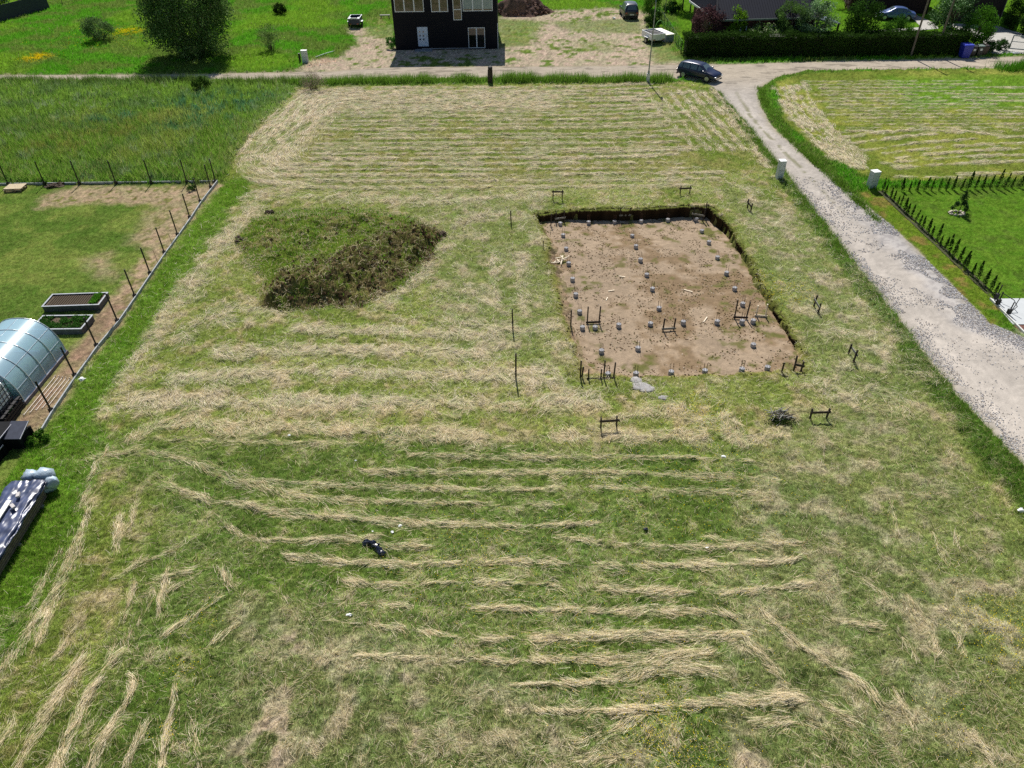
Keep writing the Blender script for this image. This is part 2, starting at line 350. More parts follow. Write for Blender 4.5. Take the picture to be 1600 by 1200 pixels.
BANDS = [
 ([(466, 517), (554, 519), (660, 522), (772, 524)], .9, .8), ([(352, 552), (510, 550), (685, 552), (750, 556)], 1.15, .85), ([(274, 592), (405, 585), (554, 583), (694, 588), (860, 596)], 1.15, .85),
 ([(190, 632), (335, 628), (466, 633), (600, 633), (816, 633), (930, 628)], 1.35, .85), ([(265, 662), (422, 668), (554, 675), (685, 681), (860, 684), (960, 684), (1090, 683)], 1.05, .95), ([(165, 640), (240, 632)], .8, .7),
 ([(242, 520), (215, 560), (190, 590)], 1.1, .6), ([(350, 480), (360, 510)], .9, .6), ([(1135, 650), (1155, 690)], .8, .8), ([(1155, 688), (1215, 684)], .7, .6), ([(960, 655), (1060, 640)], .8, .6),
 ([(390, 306), (560, 312), (700, 316), (840, 306)], 1.6, .6), ([(395, 330), (345, 380), (300, 440), (250, 500)], 2.2, .62), ([(340, 330), (310, 390), (265, 440)], 1.2, .5), ([(430, 490), (340, 480), (290, 530)], 1.2, .5),
 ([(700, 385), (650, 440), (600, 480)], 1.0, .6), ([(715, 345), (800, 330)], 1.4, .45), ([(770, 395), (775, 480)], .5, .5), ([(810, 400), (820, 480)], .9, .55), ([(750, 465), (790, 490)], .7, .65), ([(700, 500), (790, 520), (860, 510)], 1.1, .5),
 ([(780, 580), (850, 585)], 1.6, .7), ([(860, 570), (890, 620)], 1.0, .5), ([(1020, 640), (1100, 660)], 1.0, .4), ([(1165, 352), (1190, 360)], .8, .6), ([(1180, 315), (1215, 320)], .6, .6), ([(1300, 520), (1360, 525)], 1.2, .45), ([(1280, 600), (1400, 640)], 1.6, .35),
 ([(1180, 300), (1140, 290)], .9, .5), ([(880, 282), (980, 278)], .8, .4), ([(1330, 420), (1360, 470)], 1.2, .3), ([(1420, 560), (1450, 590)], 1.0, .35), ([(200, 690), (250, 660)], .6, .6), ([(700, 560), (780, 540)], .9, .5),
]
for r_ in BANDS:
    row(r_[0], r_[1] * 1.05, min(1, r_[2] * 1.3), .75, brk=.5)
# thin litter everywhere on the plot
m = mask(main, .6, .6)
lit = 0.13 * sst(.42, .7, n_mid[m[0]]) + 0.06 + .22 * sst(.6, .75, n_sml[m[0]])
upper = sst(20, 24, GY[m[0]]); lit = lit * (.8 + .8 * upper) * (1 - .75 * sst(47.5, 49.5, GY[m[0]]))
lit = lit + .22 * sst(.60, .72, n_fin[m[0]] * .35 + n_sml[m[0]] * .65) * (1 - sst(40, 47, GY[m[0]]))
c = (STRAW[m[0]] < .05)
SRND[m[0]] = np.where(c, 1.2, SRND[m[0]])
STRAW[m[0]] = np.maximum(STRAW[m[0]], lit * m[1])
for pts in [[(365, 290), (330, 340), (250, 450), (170, 570), (90, 690)], [(60, 740), (90, 760), (20, 900), (-80, 1080)]]:
    m = strip(pts, 2.0, .5, .8); STRAW[m[0]] *= (1 - .9 * m[1])

# ---------------- roads, pit: shape of the ground
road_c = [(-500, 118), (0, 120.5), (300, 119.5), (600, 118), (900, 114), (1080, 111), (1250, 104.5), (1400, 101.5), (1560, 97), (1640, 93), (1900, 80)]
ROAD = [G(x, y) for x, y in [(-400, 126), (0, 126), (300, 125), (480, 124), (700, 123), (900, 122), (1060, 123), (1122, 134), (1165, 190), (1222, 262), (1300, 362), (1420, 520), (1500, 620), (1600, 722), (1760, 900)]]
R_near = GP([(-500, 127), (0, 126), (300, 125), (480, 124.5), (700, 122), (900, 121.5), (1040, 121.5), (1105, 128)])
R_far = GP([(-500, 116.5), (0, 117), (300, 116), (520, 111), (620, 104), (800, 104), (1000, 102), (1075, 101), (1180, 99), (1330, 95), (1500, 91), (1600, 88), (1900, 78)])
R_near_r = GP([(1190, 135), (1215, 120), (1260, 110), (1400, 108), (1560, 107), (1620, 105), (1900, 97)])
T_left = GP([(1105, 128), (1122, 146), (1160, 190), (1222, 265), (1300, 365), (1420, 520), (1500, 620), (1600, 725), (1800, 960)])
T_right = GP([(1190, 135), (1183, 150), (1200, 190), (1260, 245), (1330, 302), (1400, 360), (1480, 440), (1545, 505), (1640, 545), (1900, 640)])
road_poly = R_near + T_left[1:] + list(reversed(T_right)) + R_near_r[1:] + list(reversed(R_far))
m = mask(road_poly, .12, .35)
RM = m
setm(FLUF, m, .0); setm(GRASS, m, 0); setm(STRAW, m, 0)
paint(m, c_sand, .1)
PIT = GP([(838, 336), (900, 329), (1000, 328), (1070, 323), (1110, 324), (1138, 355), (1178, 425), (1205, 480), (1232, 518), (1252, 556), (1250, 578), (1180, 583), (1050, 588), (960, 588), (905, 588), (893, 540), (880, 490), (866, 430), (856, 380), (850, 350)])
def pitz(x, y):
    return -0.08 - 0.16 * sst(25, 38, y) - .26 * sst(37, 42.5, y) * sst(2, 6, x) - .12 * sst(38, 42, y)
slp = box_of(PIT, 1.5)
spit = sdf_poly(GX[slp], GY[slp], PIT) + (n_sml[slp] - .5) * .55 + (n_fin[slp] - .5) * .3
soft_l = .05 + .75 * sst(6.0, 3.4, GX[slp]) * sst(41.5, 39, GY[slp]) + .5 * sst(28.5, 26, GY[slp])
wpit = sst(.12, -soft_l, spit)
ZZ[slp] += wpit * (pitz(GX[slp], GY[slp]) - 0.17)
mp = (slp, wpit)
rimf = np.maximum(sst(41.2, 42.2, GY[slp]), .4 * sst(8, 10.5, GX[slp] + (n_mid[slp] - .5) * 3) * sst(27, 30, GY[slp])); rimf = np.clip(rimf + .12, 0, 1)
paint((slp, sst(.12, -.05, spit)), c3(150, 132, 104), .3); paint((slp, sst(.12, -.05, spit) * rimf), c3(58, 50, 36), .4); setm(FLUF, mp, .02); setm(STRAW, (slp, sst(.3, .0, spit)), .03); setm(GRASS, (slp, sst(.22, .0, spit)), .04)  # dark soil tint at back and right also paints in the bank's shade
paint((slp, sst(.55, .1, spit) * sst(.0, .2, spit + .2) * .8), c3(112, 116, 52), .3)
# cut hay lifts the surface a little; its colour shows from below
sw = STRAW
base_s = np.clip(sw * (.5 + .35 * sst(40, 55, GY)), 0, .8)[..., None]
sc = (c3(214, 202, 172) * .85)[None, None, :] * (0.75 + .5 * n_fin[..., None])
COLR = COLR * (1 - base_s) + sc * base_s
# fade the masks of objects' footprints where blades must not poke through
def clear(pts, soft=.05):
    m = mask(pts, soft, 0); setm(GRASS, m, 0); setm(STRAW, m, 0); setm(FLUF, m, .0)

clear(GP([(1530, 84), (1538, 70), (1530, 62), (1500, 47), (1472, 36), (1560, 41), (1582, 49), (1700, 80), (1700, 88)]))
clear(GP([(1415, 20), (1423, 20), (1463, 38), (1466, 45), (1445, 47), (1360, 52), (1350, 49), (1440, 43)]))
clear([G(1548, 468), G(1900, 463), G(1960, 506), G(1582, 508)]); clear([G(1583, 509), G(1900, 507), G(1900, 560), G(1650, 560)])
clear([(-24.45, 23.95), (-21.3, 23.95), (-21.3, 27.95), (-24.45, 27.95)]); clear([(hx_0, 76) for hx_0 in ()] or [(-12.3, 84.4), (-1.1, 84.4), (-1.1, 93), (-12.3, 93)])
def samp(A, x, y):
    i = np.clip(((x - X0) / RES), 0, NX - 1.001); j = np.clip(((y - Y0) / RES), 0, NY - 1.001)
    i0 = i.astype(np.int32); j0 = j.astype(np.int32); fx = (i - i0); fy = (j - j0)
    if A.ndim == 3:
        fx = fx[..., None]; fy = fy[..., None]
    return (A[j0, i0] * (1 - fx) + A[j0, i0 + 1] * fx) * (1 - fy) + (A[j0 + 1, i0] * (1 - fx) + A[j0 + 1, i0 + 1] * fx) * fy
def near(A, x, y):
    i = np.clip(np.round((x - X0) / RES).astype(np.int32), 0, NX - 1); j = np.clip(np.round((y - Y0) / RES).astype(np.int32), 0, NY - 1)
    return A[j, i]
RW = np.zeros((NY, NX), np.float32); RW[RM[0]] = RM[1]

# ------------------------------------------------------------------ materials
MATS = {}
def new_mat(name):
    m = bpy.data.materials.new(name); m.use_nodes = True
    nt = m.node_tree; nt.nodes.clear()
    out = nt.nodes.new('ShaderNodeOutputMaterial')
    return m, nt, out
def mat(name, col, rough=.7, metal=0., var=.15, scale=6., spec=.4, bump=0., emit=None, coat=0.):
    """plain surface with procedural unevenness in tone and relief"""
    if name in MATS: return MATS[name]
    m, nt, out = new_mat(name)
    b = nt.nodes.new('ShaderNodeBsdfPrincipled')
    tc = nt.nodes.new('ShaderNodeTexCoord')
    n = nt.nodes.new('ShaderNodeTexNoise'); n.inputs['Scale'].default_value = scale; n.inputs['Detail'].default_value = 5
    nt.links.new(tc.outputs['Object'], n.inputs['Vector'])
    mr = nt.nodes.new('ShaderNodeMapRange'); mr.inputs['From Min'].default_value = .3; mr.inputs['From Max'].default_value = .7
    mr.inputs['To Min'].default_value = 1 - var; mr.inputs['To Max'].default_value = 1 + var
    nt.links.new(n.outputs['Fac'], mr.inputs['Value'])
    mul = nt.nodes.new('ShaderNodeVectorMath'); mul.operation = 'SCALE'; mul.inputs[0].default_value = col
    nt.links.new(mr.outputs[0], mul.inputs['Scale']); nt.links.new(mul.outputs[0], b.inputs['Base Color'])
    b.inputs['Roughness'].default_value = rough; b.inputs['Metallic'].default_value = metal
    b.inputs['Specular IOR Level'].default_value = spec; b.inputs['Coat Weight'].default_value = coat
    if bump:
        bp = nt.nodes.new('ShaderNodeBump'); bp.inputs['Strength'].default_value = bump; bp.inputs['Distance'].default_value = .05
        nt.links.new(n.outputs['Fac'], bp.inputs['Height']); nt.links.new(bp.outputs[0], b.inputs['Normal'])
    nt.links.new(b.outputs[0], out.inputs[0])
    MATS[name] = m
    return m
def attr_mat(name, scale=30., var=.35, bump=.4, transl=0., dist=.03, scale2=0.):
    """surface whose own colour is stored per vertex; noise breaks it up further"""
    if name in MATS: return MATS[name]
    m, nt, out = new_mat(name)
    a = nt.nodes.new('ShaderNodeAttribute'); a.attribute_name = 'Col'
    d = nt.nodes.new('ShaderNodeBsdfDiffuse'); d.inputs['Roughness'].default_value = .6
    if var:
        tc = nt.nodes.new('ShaderNodeTexCoord')
        n = nt.nodes.new('ShaderNodeTexNoise'); n.inputs['Scale'].default_value = scale; n.inputs['Detail'].default_value = 4; n.inputs['Roughness'].default_value = .7
        nt.links.new(tc.outputs['Object'], n.inputs['Vector'])
        mr = nt.nodes.new('ShaderNodeMapRange'); mr.inputs['From Min'].default_value = .3; mr.inputs['From Max'].default_value = .7
        mr.inputs['To Min'].default_value = 1 - var; mr.inputs['To Max'].default_value = 1 + var
        nt.links.new(n.outputs['Fac'], mr.inputs['Value'])
        mul = nt.nodes.new('ShaderNodeVectorMath'); mul.operation = 'SCALE'
        nt.links.new(a.outputs['Color'], mul.inputs[0]); nt.links.new(mr.outputs[0], mul.inputs['Scale'])
        src = mul.outputs[0]
        if bump:
            bp = nt.nodes.new('ShaderNodeBump'); bp.inputs['Strength'].default_value = bump; bp.inputs['Distance'].default_value = dist
            nt.links.new(n.outputs['Fac'], bp.inputs['Height']); nt.links.new(bp.outputs[0], d.inputs['Normal'])
    else:
        src = a.outputs['Color']
    nt.links.new(src, d.inputs['Color'])
    sh = d.outputs[0]
    if transl:
        t = nt.nodes.new('ShaderNodeBsdfTranslucent'); nt.links.new(src, t.inputs['Color'])
        mx = nt.nodes.new('ShaderNodeMixShader'); mx.inputs[0].default_value = transl
        nt.links.new(sh, mx.inputs[1]); nt.links.new(t.outputs[0], mx.inputs[2]); sh = mx.outputs[0]
    nt.links.new(sh, out.inputs[0])
    MATS[name] = m
    return m
def clear_mat(name, col, fac, rough=.1):
    """half see-through sheet: share of light that passes straight, rest a glossy skin"""
    if name in MATS: return MATS[name]
    m, nt, out = new_mat(name)
    t = nt.nodes.new('ShaderNodeBsdfTransparent'); t.inputs[0].default_value = (*col, 1)
    b = nt.nodes.new('ShaderNodeBsdfPrincipled'); b.inputs['Base Color'].default_value = (*col, 1); b.inputs['Roughness'].default_value = rough
    b.inputs['Specular IOR Level'].default_value = .9
    mx = nt.nodes.new('ShaderNodeMixShader'); mx.inputs[0].default_value = fac
    nt.links.new(t.outputs[0], mx.inputs[1]); nt.links.new(b.outputs[0], mx.inputs[2]); nt.links.new(mx.outputs[0], out.inputs[0])
    MATS[name] = m
    return m
m_grass = attr_mat('leafy', var=0, transl=.35)
m_straw = attr_mat('dry_hay', var=0, transl=.15)
m_ground = attr_mat('sward', 22., .42, .9, dist=.05)
m_roadm = attr_mat('packed_gravel', 14., .12, .5, dist=.02)
m_dirt = attr_mat('bare_soil', 12., .18, .6, dist=.03)
m_clod = attr_mat('clods', 20., .2, .3)

# ------------------------------------------------------------------ object helpers
def props(o, label=None, cat=None, group=None, kind=None):
    if label: o['label'] = label
    if cat: o['category'] = cat
    if group: o['group'] = group
    if kind: o['kind'] = kind
    return o
def link(name, me, m=None, parent=None, loc=None):
    o = bpy.data.objects.new(name, me)
    if m: me.materials.append(m)
    COL.objects.link(o)
    if parent: o.parent = parent
    if loc: o.location = loc
    return o
def thing(name, label, cat, loc=(0, 0, 0), rz=0., group=None):
    o = bpy.data.objects.new(name, None); COL.objects.link(o); o.location = loc; o.rotation_euler = (0, 0, rz)
    o.empty_display_size = .3
    return props(o, label, cat, group)
def copy_thing(o, loc, rz, label, scale=None, group=None):
    r = o.copy(); COL.objects.link(r); r.location = loc; r.rotation_euler = (0, 0, rz); r['label'] = label
    if scale: r.scale = scale
    if group: r['group'] = group
    for ch in o.children:
        c = ch.copy(); COL.objects.link(c); c.parent = r
        for g in ch.children:
            d = g.copy(); COL.objects.link(d); d.parent = c
    return r
def np_mesh(name, V, Fc, cols=None, smooth=False):
    """V (n,3) and faces (m,k) as one mesh, k fixed"""
    me = bpy.data.meshes.new(name)
    V = np.ascontiguousarray(V, np.float32); Fc = np.ascontiguousarray(Fc, np.int32); k = Fc.shape[1]
    me.vertices.add(len(V)); me.vertices.foreach_set('co', V.ravel())
    me.loops.add(Fc.size); me.loops.foreach_set('vertex_index', Fc.ravel())
    me.polygons.add(len(Fc)); me.polygons.foreach_set('loop_start', np.arange(0, Fc.size, k, dtype=np.int32))
    me.polygons.foreach_set('use_smooth', np.full(len(Fc), smooth, bool))
    if cols is not None:
        a = me.color_attributes.new('Col', 'FLOAT_COLOR', 'POINT')
        c4 = np.ones((len(V), 4), np.float32); c4[:, :3] = cols
        a.data.foreach_set('color', c4.ravel())
    me.update(calc_edges=True)
    return me
class MB:
    """collects boxes, tubes, prisms into one mesh"""
    def __init__(s): s.v = []; s.f = []
    def add(s, vs, fs):
        n = len(s.v); s.v += [tuple(p) for p in vs]; s.f += [tuple(i + n for i in f) for f in fs]; return s
    def box(s, x0, x1, y0, y1, z0, z1):
        return s.add([(x0, y0, z0), (x1, y0, z0), (x1, y1, z0), (x0, y1, z0), (x0, y0, z1), (x1, y0, z1), (x1, y1, z1), (x0, y1, z1)],
                     [(0, 3, 2, 1), (4, 5, 6, 7), (0, 1, 5, 4), (1, 2, 6, 5), (2, 3, 7, 6), (3, 0, 4, 7)])
    def bar(s, a, b, w, h=None, up=(0, 0, 1)):
        """rectangular bar from a to b"""
        h = h or w; a = Vector(a); b = Vector(b); d = (b - a).normalized(); u = Vector(up)
        if abs(d.dot(u)) > .98: u = Vector((0, 1, 0))
        x = d.cross(u).normalized() * w / 2; y = x.cross(d).normalized() * h / 2
        vs = [a - x - y, a + x - y, a + x + y, a - x + y, b - x - y, b + x - y, b + x + y, b - x + y]
        return s.add(vs, [(0, 3, 2, 1), (4, 5, 6, 7), (0, 1, 5, 4), (1, 2, 6, 5), (2, 3, 7, 6), (3, 0, 4, 7)])
    def tube(s, pts, rads, n=8, cap=True):
        pts = [Vector(p) for p in pts]
        if not isinstance(rads, (list, tuple)): rads = [rads] * len(pts)
        rings = []
        for i, p in enumerate(pts):
            d = (pts[min(i + 1, len(pts) - 1)] - pts[max(i - 1, 0)]).normalized()
            u = Vector((0, 0, 1)) if abs(d.z) < .9 else Vector((0, 1, 0))
            x = d.cross(u).normalized(); y = d.cross(x).normalized()
            rings.append([p + (x * math.cos(2 * PI * k / n) + y * math.sin(2 * PI * k / n)) * rads[i] for k in range(n)])
        vs = [q for r in rings for q in r]; fs = []
        for i in range(len(rings) - 1):
            for k in range(n):
                a = i * n + k; b = i * n + (k + 1) % n; fs.append((a, b, b + n, a + n))
        if cap: fs += [tuple(range(n))[::-1], tuple(range((len(rings) - 1) * n, len(rings) * n))]
        return s.add(vs, fs)
    def quad(s, a, b, c, d): return s.add([a, b, c, d], [(0, 1, 2, 3)])
    def slab(s, poly, z0, z1):
        n = len(poly)
        return s.add([(p[0], p[1], z0) for p in poly] + [(p[0], p[1], z1) for p in poly],
                     [tuple(range(n))[::-1], tuple(range(n, 2 * n))] + [(i, (i + 1) % n, (i + 1) % n + n, i + n) for i in range(n)])
    def blob(s, c, r, seed=0, n=8, jit=.18):
        rr = random.Random(seed); vs = [(c[0], c[1], c[2] - r[2])]; fs = []
        m = 5
        for i in range(1, m):
            a = PI * i / m
            for k in range(n):
                j = 1 + rr.uniform(-jit, jit); t = 2 * PI * k / n
                vs.append((c[0] + r[0] * math.sin(a) * math.cos(t) * j, c[1] + r[1] * math.sin(a) * math.sin(t) * j, c[2] - r[2] * math.cos(a) * j))
        vs.append((c[0], c[1], c[2] + r[2])); L = len(vs) - 1
        for k in range(n):
            fs.append((0, 1 + (k + 1) % n, 1 + k)); fs.append((L, L - n + k, L - n + (k + 1) % n))
        for i in range(m - 2):
            for k in range(n):
                a = 1 + i * n + k; b = 1 + i * n + (k + 1) % n; fs.append((a, b, b + n, a + n))
        return s.add(vs, fs)
    def build(s, name, m, parent=None, smooth=False, bevel=0., loc=None):
        me = bpy.data.meshes.new(name); me.from_pydata(s.v, [], s.f)
        bm = bmesh.new(); bm.from_mesh(me); bmesh.ops.recalc_face_normals(bm, faces=bm.faces[:]); bm.to_mesh(me); bm.free()
        if smooth:
            for p in me.polygons: p.use_smooth = True
        o = link(name, me, m, parent, loc)
        if bevel:
            b = o.modifiers.new('bevel', 'BEVEL'); b.width = bevel; b.segments = 2; b.limit_method = 'ANGLE'
        return o
ORD = ['first', 'second', 'third', 'fourth', 'fifth', 'sixth', 'seventh', 'eighth', 'ninth', 'tenth', 'eleventh', 'twelfth', 'thirteenth', 'fourteenth', 'fifteenth', 'sixteenth', 'seventeenth', 'eighteenth', 'nineteenth', 'twentieth']
def ordn(i):
    return ORD[i] if i < 20 else 'twenty-' + ORD[i - 20] if i < 29 else 'thirtieth' if i == 29 else 'thirty-' + ORD[i - 30]

# ================================================================== GROUND
def ground_z(x, y, fine=True):
    z = samp(ZZ, x, y); fl = samp(FLUF, x, y); rw = samp(RW, x, y); st = samp(STRAW, x, y)
    z = z + fl * 1.1 * (fbm(x, y, .34, 2, 77) - .5) * 2 + fl * .7 * (fbm(x, y, .11, 2, 91) - .5) * 2 + fl * .5
    z = z + st * .07 * (.4 + fbm(x, y, .25, 2, 55))
    z = z * (1 - rw) + rw * -.07
    return z
def gh(x, y):
    return float(ground_z(np.array([x], np.float32), np.array([y], np.float32))[0])
rows = [-30., -18, -8, -2, 2, 5.0]
yv = 6.6
while yv < 128:
    rows.append(yv); yv += max(.03, (yv * yv + 400) / (20 * 760.0) * .92)
far_rows = [131, 136, 145, 160, 190, 240, 330, 480, 700, 1100, 1800]
rows = np.array(rows + far_rows, np.float32)
u = np.linspace(-1, 1, 1240)
u = np.concatenate([[-30, -9, -4, -2.2, -1.5, -1.25, -1.12, -1.04], u, [1.04, 1.12, 1.25, 1.5, 2.2, 4, 9, 30]]).astype(np.float32)
hw = np.maximum(15, 15.5 + rows * .62)
VX = hw[:, None] * u[None, :]; VY = np.repeat(rows[:, None], len(u), 1)
z = ground_z(VX, VY)
inside = (np.abs(VX) < 94) & (VY > -3.9) & (VY < 131)
z = np.where(inside, z, 0.0)
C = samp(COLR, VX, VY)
fin = fbm(VX, VY, .13, 2, 5)
C = C * (1 + (fin[..., None] - .5) * 1.1 * (1 - samp(RW, VX, VY)[..., None]))
C = C * (1 + (fbm(VX, VY, .5, 2, 15)[..., None] - .5) * np.array([.5, .2, .5]))
nr, nc = VX.shape
idx = np.arange(nr * nc).reshape(nr, nc)
FC = np.stack([idx[:-1, :-1], idx[:-1, 1:], idx[1:, 1:], idx[1:, :-1]], -1).reshape(-1, 4)
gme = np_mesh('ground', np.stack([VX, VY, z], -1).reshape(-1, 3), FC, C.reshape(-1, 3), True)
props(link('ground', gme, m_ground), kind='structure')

def sheet(name, poly, zf, colf, m, step=.14, grow=.7, kind='structure'):
    xs = [p[0] for p in poly]; ys = [p[1] for p in poly]
    nx = int((max(xs) - min(xs) + 2 * grow) / step) + 1; ny = int((max(ys) - min(ys) + 2 * grow) / step) + 1
    x, y = np.meshgrid(min(xs) - grow + np.arange(nx) * step, min(ys) - grow + np.arange(ny) * step)
    x = x.astype(np.float32); y = y.astype(np.float32)
    s = sdf_poly(x, y, poly)
    keep = s < grow
    zz = zf(x, y, s); cc = colf(x, y, s)
    id_ = -np.ones(x.shape, np.int64); id_[keep] = np.arange(keep.sum())
    q = np.stack([id_[:-1, :-1], id_[:-1, 1:], id_[1:, 1:], id_[1:, :-1]], -1).reshape(-1, 4)
    q = q[(q >= 0).all(1)]
    me = np_mesh(name, np.stack([x[keep], y[keep], zz[keep]], -1), q, cc[keep], True)
    o = link(name, me, m); props(o, kind=kind); return o
# --- road and track surface
tl = [tuple(p) for p in T_left]; tr = [tuple(p) for p in T_right]
def rsdf(x, y, line):
    d = None
    for a, b in zip(line[:-1], line[1:]):
        q = seg_d2(x, y, a, b); d = q if d is None else np.minimum(d, q)
    return np.sqrt(d)
def road_z(x, y, s):
    return -.012 + .018 * (fbm(x, y, .6, 3, 5) - .5) - .09 * sst(-.05, .55, s) 
def road_col(x, y, s):
    n1 = fbm(x, y, 1.4, 3, 8); n2 = fbm(x * .35, y, .5, 3, 19); n3 = fbm(x, y, .17, 2, 29)
    c = c3(188, 176, 158)[None, None] * (.86 + .28 * n1[..., None]) * (.84 + .3 * n3[..., None])
    dl = rsdf(x, y, tl); dr = rsdf(x, y, tr)
    trk = sst(74, 66, y)[..., None]
    c = c * (1 - trk) + trk * c3(184, 176, 166) * (.82 + .34 * n1[..., None]) * (.8 + .4 * n3[..., None])
    # loose pale and bluish crushed stone along the right half, near part
    g = sst(48, 36, y) * sst(2.3, .6, dr + (n1 - .5) * 2) * .55
    gr = np.where((n3 > .5)[..., None], c3(180, 178, 178), c3(150, 148, 152))
    c = c * (1 - g[..., None]) + gr * g[..., None]
    # grassy middle strip, further part of the track
    rut = (np.exp(-((dl - 1.0) / .45) ** 2) + np.exp(-((dr - 1.1) / .45) ** 2)) * sst(74, 66, y)
    c = c * (1 + .10 * rut[..., None])
    mid = sst(.5, .1, np.abs(dl - dr + (n1 - .5) * .9)) * sst(40, 50, y) * sst(72, 62, y) * sst(.42, .55, n2 + .1 * n1)
    c = c * (1 - .7 * mid[..., None]) + .7 * mid[..., None] * c3(122, 122, 82)
    dk = sst(.58, .68, n2) * .35 * sst(66, 72, y)
    c = c * (1 - dk[..., None])
    e = sst(-.5, .2, s + (n1 - .5) * .8) * .5
    c = c * (1 - e[..., None]) + e[..., None] * c3(150, 140, 104)
    return c
sheet('road', road_poly, road_z, road_col, m_roadm, .16, .6)
# --- floor of the excavation
def pf_z(x, y, s):
    return pitz(x, y) - .02 + .05 * (fbm(x, y, .9, 3, 71) - .5) + .035 * (fbm(x, y, .2, 2, 73) - .5) - .3 * sst(-.2, .5, s)
def pf_col(x, y, s):
    n1 = fbm(x, y, 2.6, 3, 81); n2 = fbm(x, y, .6, 3, 83); n3 = fbm(x, y, .16, 2, 85)
    c = c3(170, 151, 128)[None, None] * (.8 + .4 * n1[..., None]) * (.8 + .4 * n3[..., None])
    w = sst(.46, .62, n1 * .6 + n2 * .4)[..., None] * .7
    c = c * (1 - w) + w * c3(126, 104, 76) * (.8 + .4 * n3[..., None])
    g = (sst(.58, .68, n2) * sst(-3.2, -.2, s + (n1 - .5) * 2) * .7 + sst(.68, .74, n2) * .6)[..., None]
    c = c * (1 - np.clip(g, 0, .85)) + np.clip(g, 0, .85) * c3(104, 108, 56)
    return c
sheet('excavation_floor', PIT, pf_z, pf_col, m_dirt, .1, .35)
# --- torn vertical bank at the back and the right of the excavation
def bank(pts, cxy):
    V = []; Fc_ = []; Cc = []; run = 0
    for a, b in zip(pts[:-1], pts[1:]):
        L = math.hypot(b[0] - a[0], b[1] - a[1]); n = int(L / .07)
        tx, ty = (b[0] - a[0]) / L, (b[1] - a[1]) / L; nx, ny = -ty, tx
        if (cxy[0] - a[0]) * nx + (cxy[1] - a[1]) * ny < 0: nx, ny = -nx, -ny
        for i in range(n):
            f = i / n; x = a[0] + (b[0] - a[0]) * f; y = a[1] + (b[1] - a[1]) * f; run += .07
            e = (.12 if y > 41.5 else .02) + .26 * (float(fbm(np.array([run]), np.array([3.]), .55, 3, 931)[0]) - .5) + random.uniform(-.04, .04)
            zf = float(pitz(np.array([x + nx * .6], np.float32), np.array([y + ny * .6], np.float32))[0])
            t_ = .03 + random.uniform(-.03, .05)
            V += [(x - nx * .25, y - ny * .25, -.03), (x + nx * (e - .1), y + ny * (e - .1), t_ + .01), (x + nx * e, y + ny * e, t_ - .03), (x + nx * (e - .06), y + ny * (e - .06), zf * .5), (x + nx * (e + .03), y + ny * (e + .03), zf - .12)]
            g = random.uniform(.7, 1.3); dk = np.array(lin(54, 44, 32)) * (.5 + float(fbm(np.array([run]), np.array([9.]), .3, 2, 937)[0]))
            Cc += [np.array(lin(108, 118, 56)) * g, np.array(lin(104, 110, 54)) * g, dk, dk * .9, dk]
    m_ = len(V) // 5
    for i in range(m_ - 1):
        xm, ym = V[i * 5 + 1][0], V[i * 5 + 1][1]
        if ym < 41.3 and float(fbm(np.array([xm * .9]), np.array([ym]), .9, 2, 941)[0]) < .43 + .18 * float(sst(34, 28, np.array([ym]))[0]): continue
        for j in range(4): Fc_.append((i * 5 + j, i * 5 + j + 1, (i + 1) * 5 + j + 1, (i + 1) * 5 + j))
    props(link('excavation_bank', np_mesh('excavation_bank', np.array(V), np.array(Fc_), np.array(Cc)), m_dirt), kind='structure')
bank(GP([(843, 337), (900, 329.5), (1000, 328.5), (1070, 323.5), (1109, 324), (1138, 355), (1178, 425), (1205, 480), (1232, 518), (1250, 550)]), (7.5, 34))
def pz(x, y):
    a = np.array([x], np.float32); b = np.array([y], np.float32)
    return float(pf_z(a, b, np.array([-5.], np.float32))[0])
def GPit(px, py, up=0.):
    z0 = -.4
    for _ in range(6):
        P = G(px, py, z0 + up); z0 = pz(*P)
    return (P[0], P[1], z0)
# ================================================================== BLADES
def ribbons(name, P, ang, L, Wd, rise, cols, m, label=None, cat=None, group=None):
    """flat thin strips lying on the ground, each with its own slope"""
    n = len(P); d = np.stack([np.cos(ang), np.sin(ang)], -1); s = np.stack([-d[:, 1], d[:, 0]], -1)
    a = P[:, :2] - d * (L / 2)[:, None]; b = P[:, :2] + d * (L / 2)[:, None]
    V = np.zeros((n, 4, 3), np.float32)
    w = (Wd / 2)[:, None]
    V[:, 0, :2] = a - s * w; V[:, 1, :2] = a + s * w; V[:, 2, :2] = b + s * w * .5; V[:, 3, :2] = b - s * w * .5
    V[:, :2, 2] = P[:, 2:3] - .2 * rise[:, None]; V[:, 2:, 2] = (P[:, 2] + rise)[:, None]
    V[:, 1:3, 2] += (rng.uniform(-.5, .5, n) * Wd)[:, None]
    F_ = np.arange(n * 4).reshape(n, 4)
    me = np_mesh(name, V.reshape(-1, 3), F_, np.repeat(cols, 4, 0))
    o = link(name, me, m); props(o, label, cat, group, 'stuff'); return o
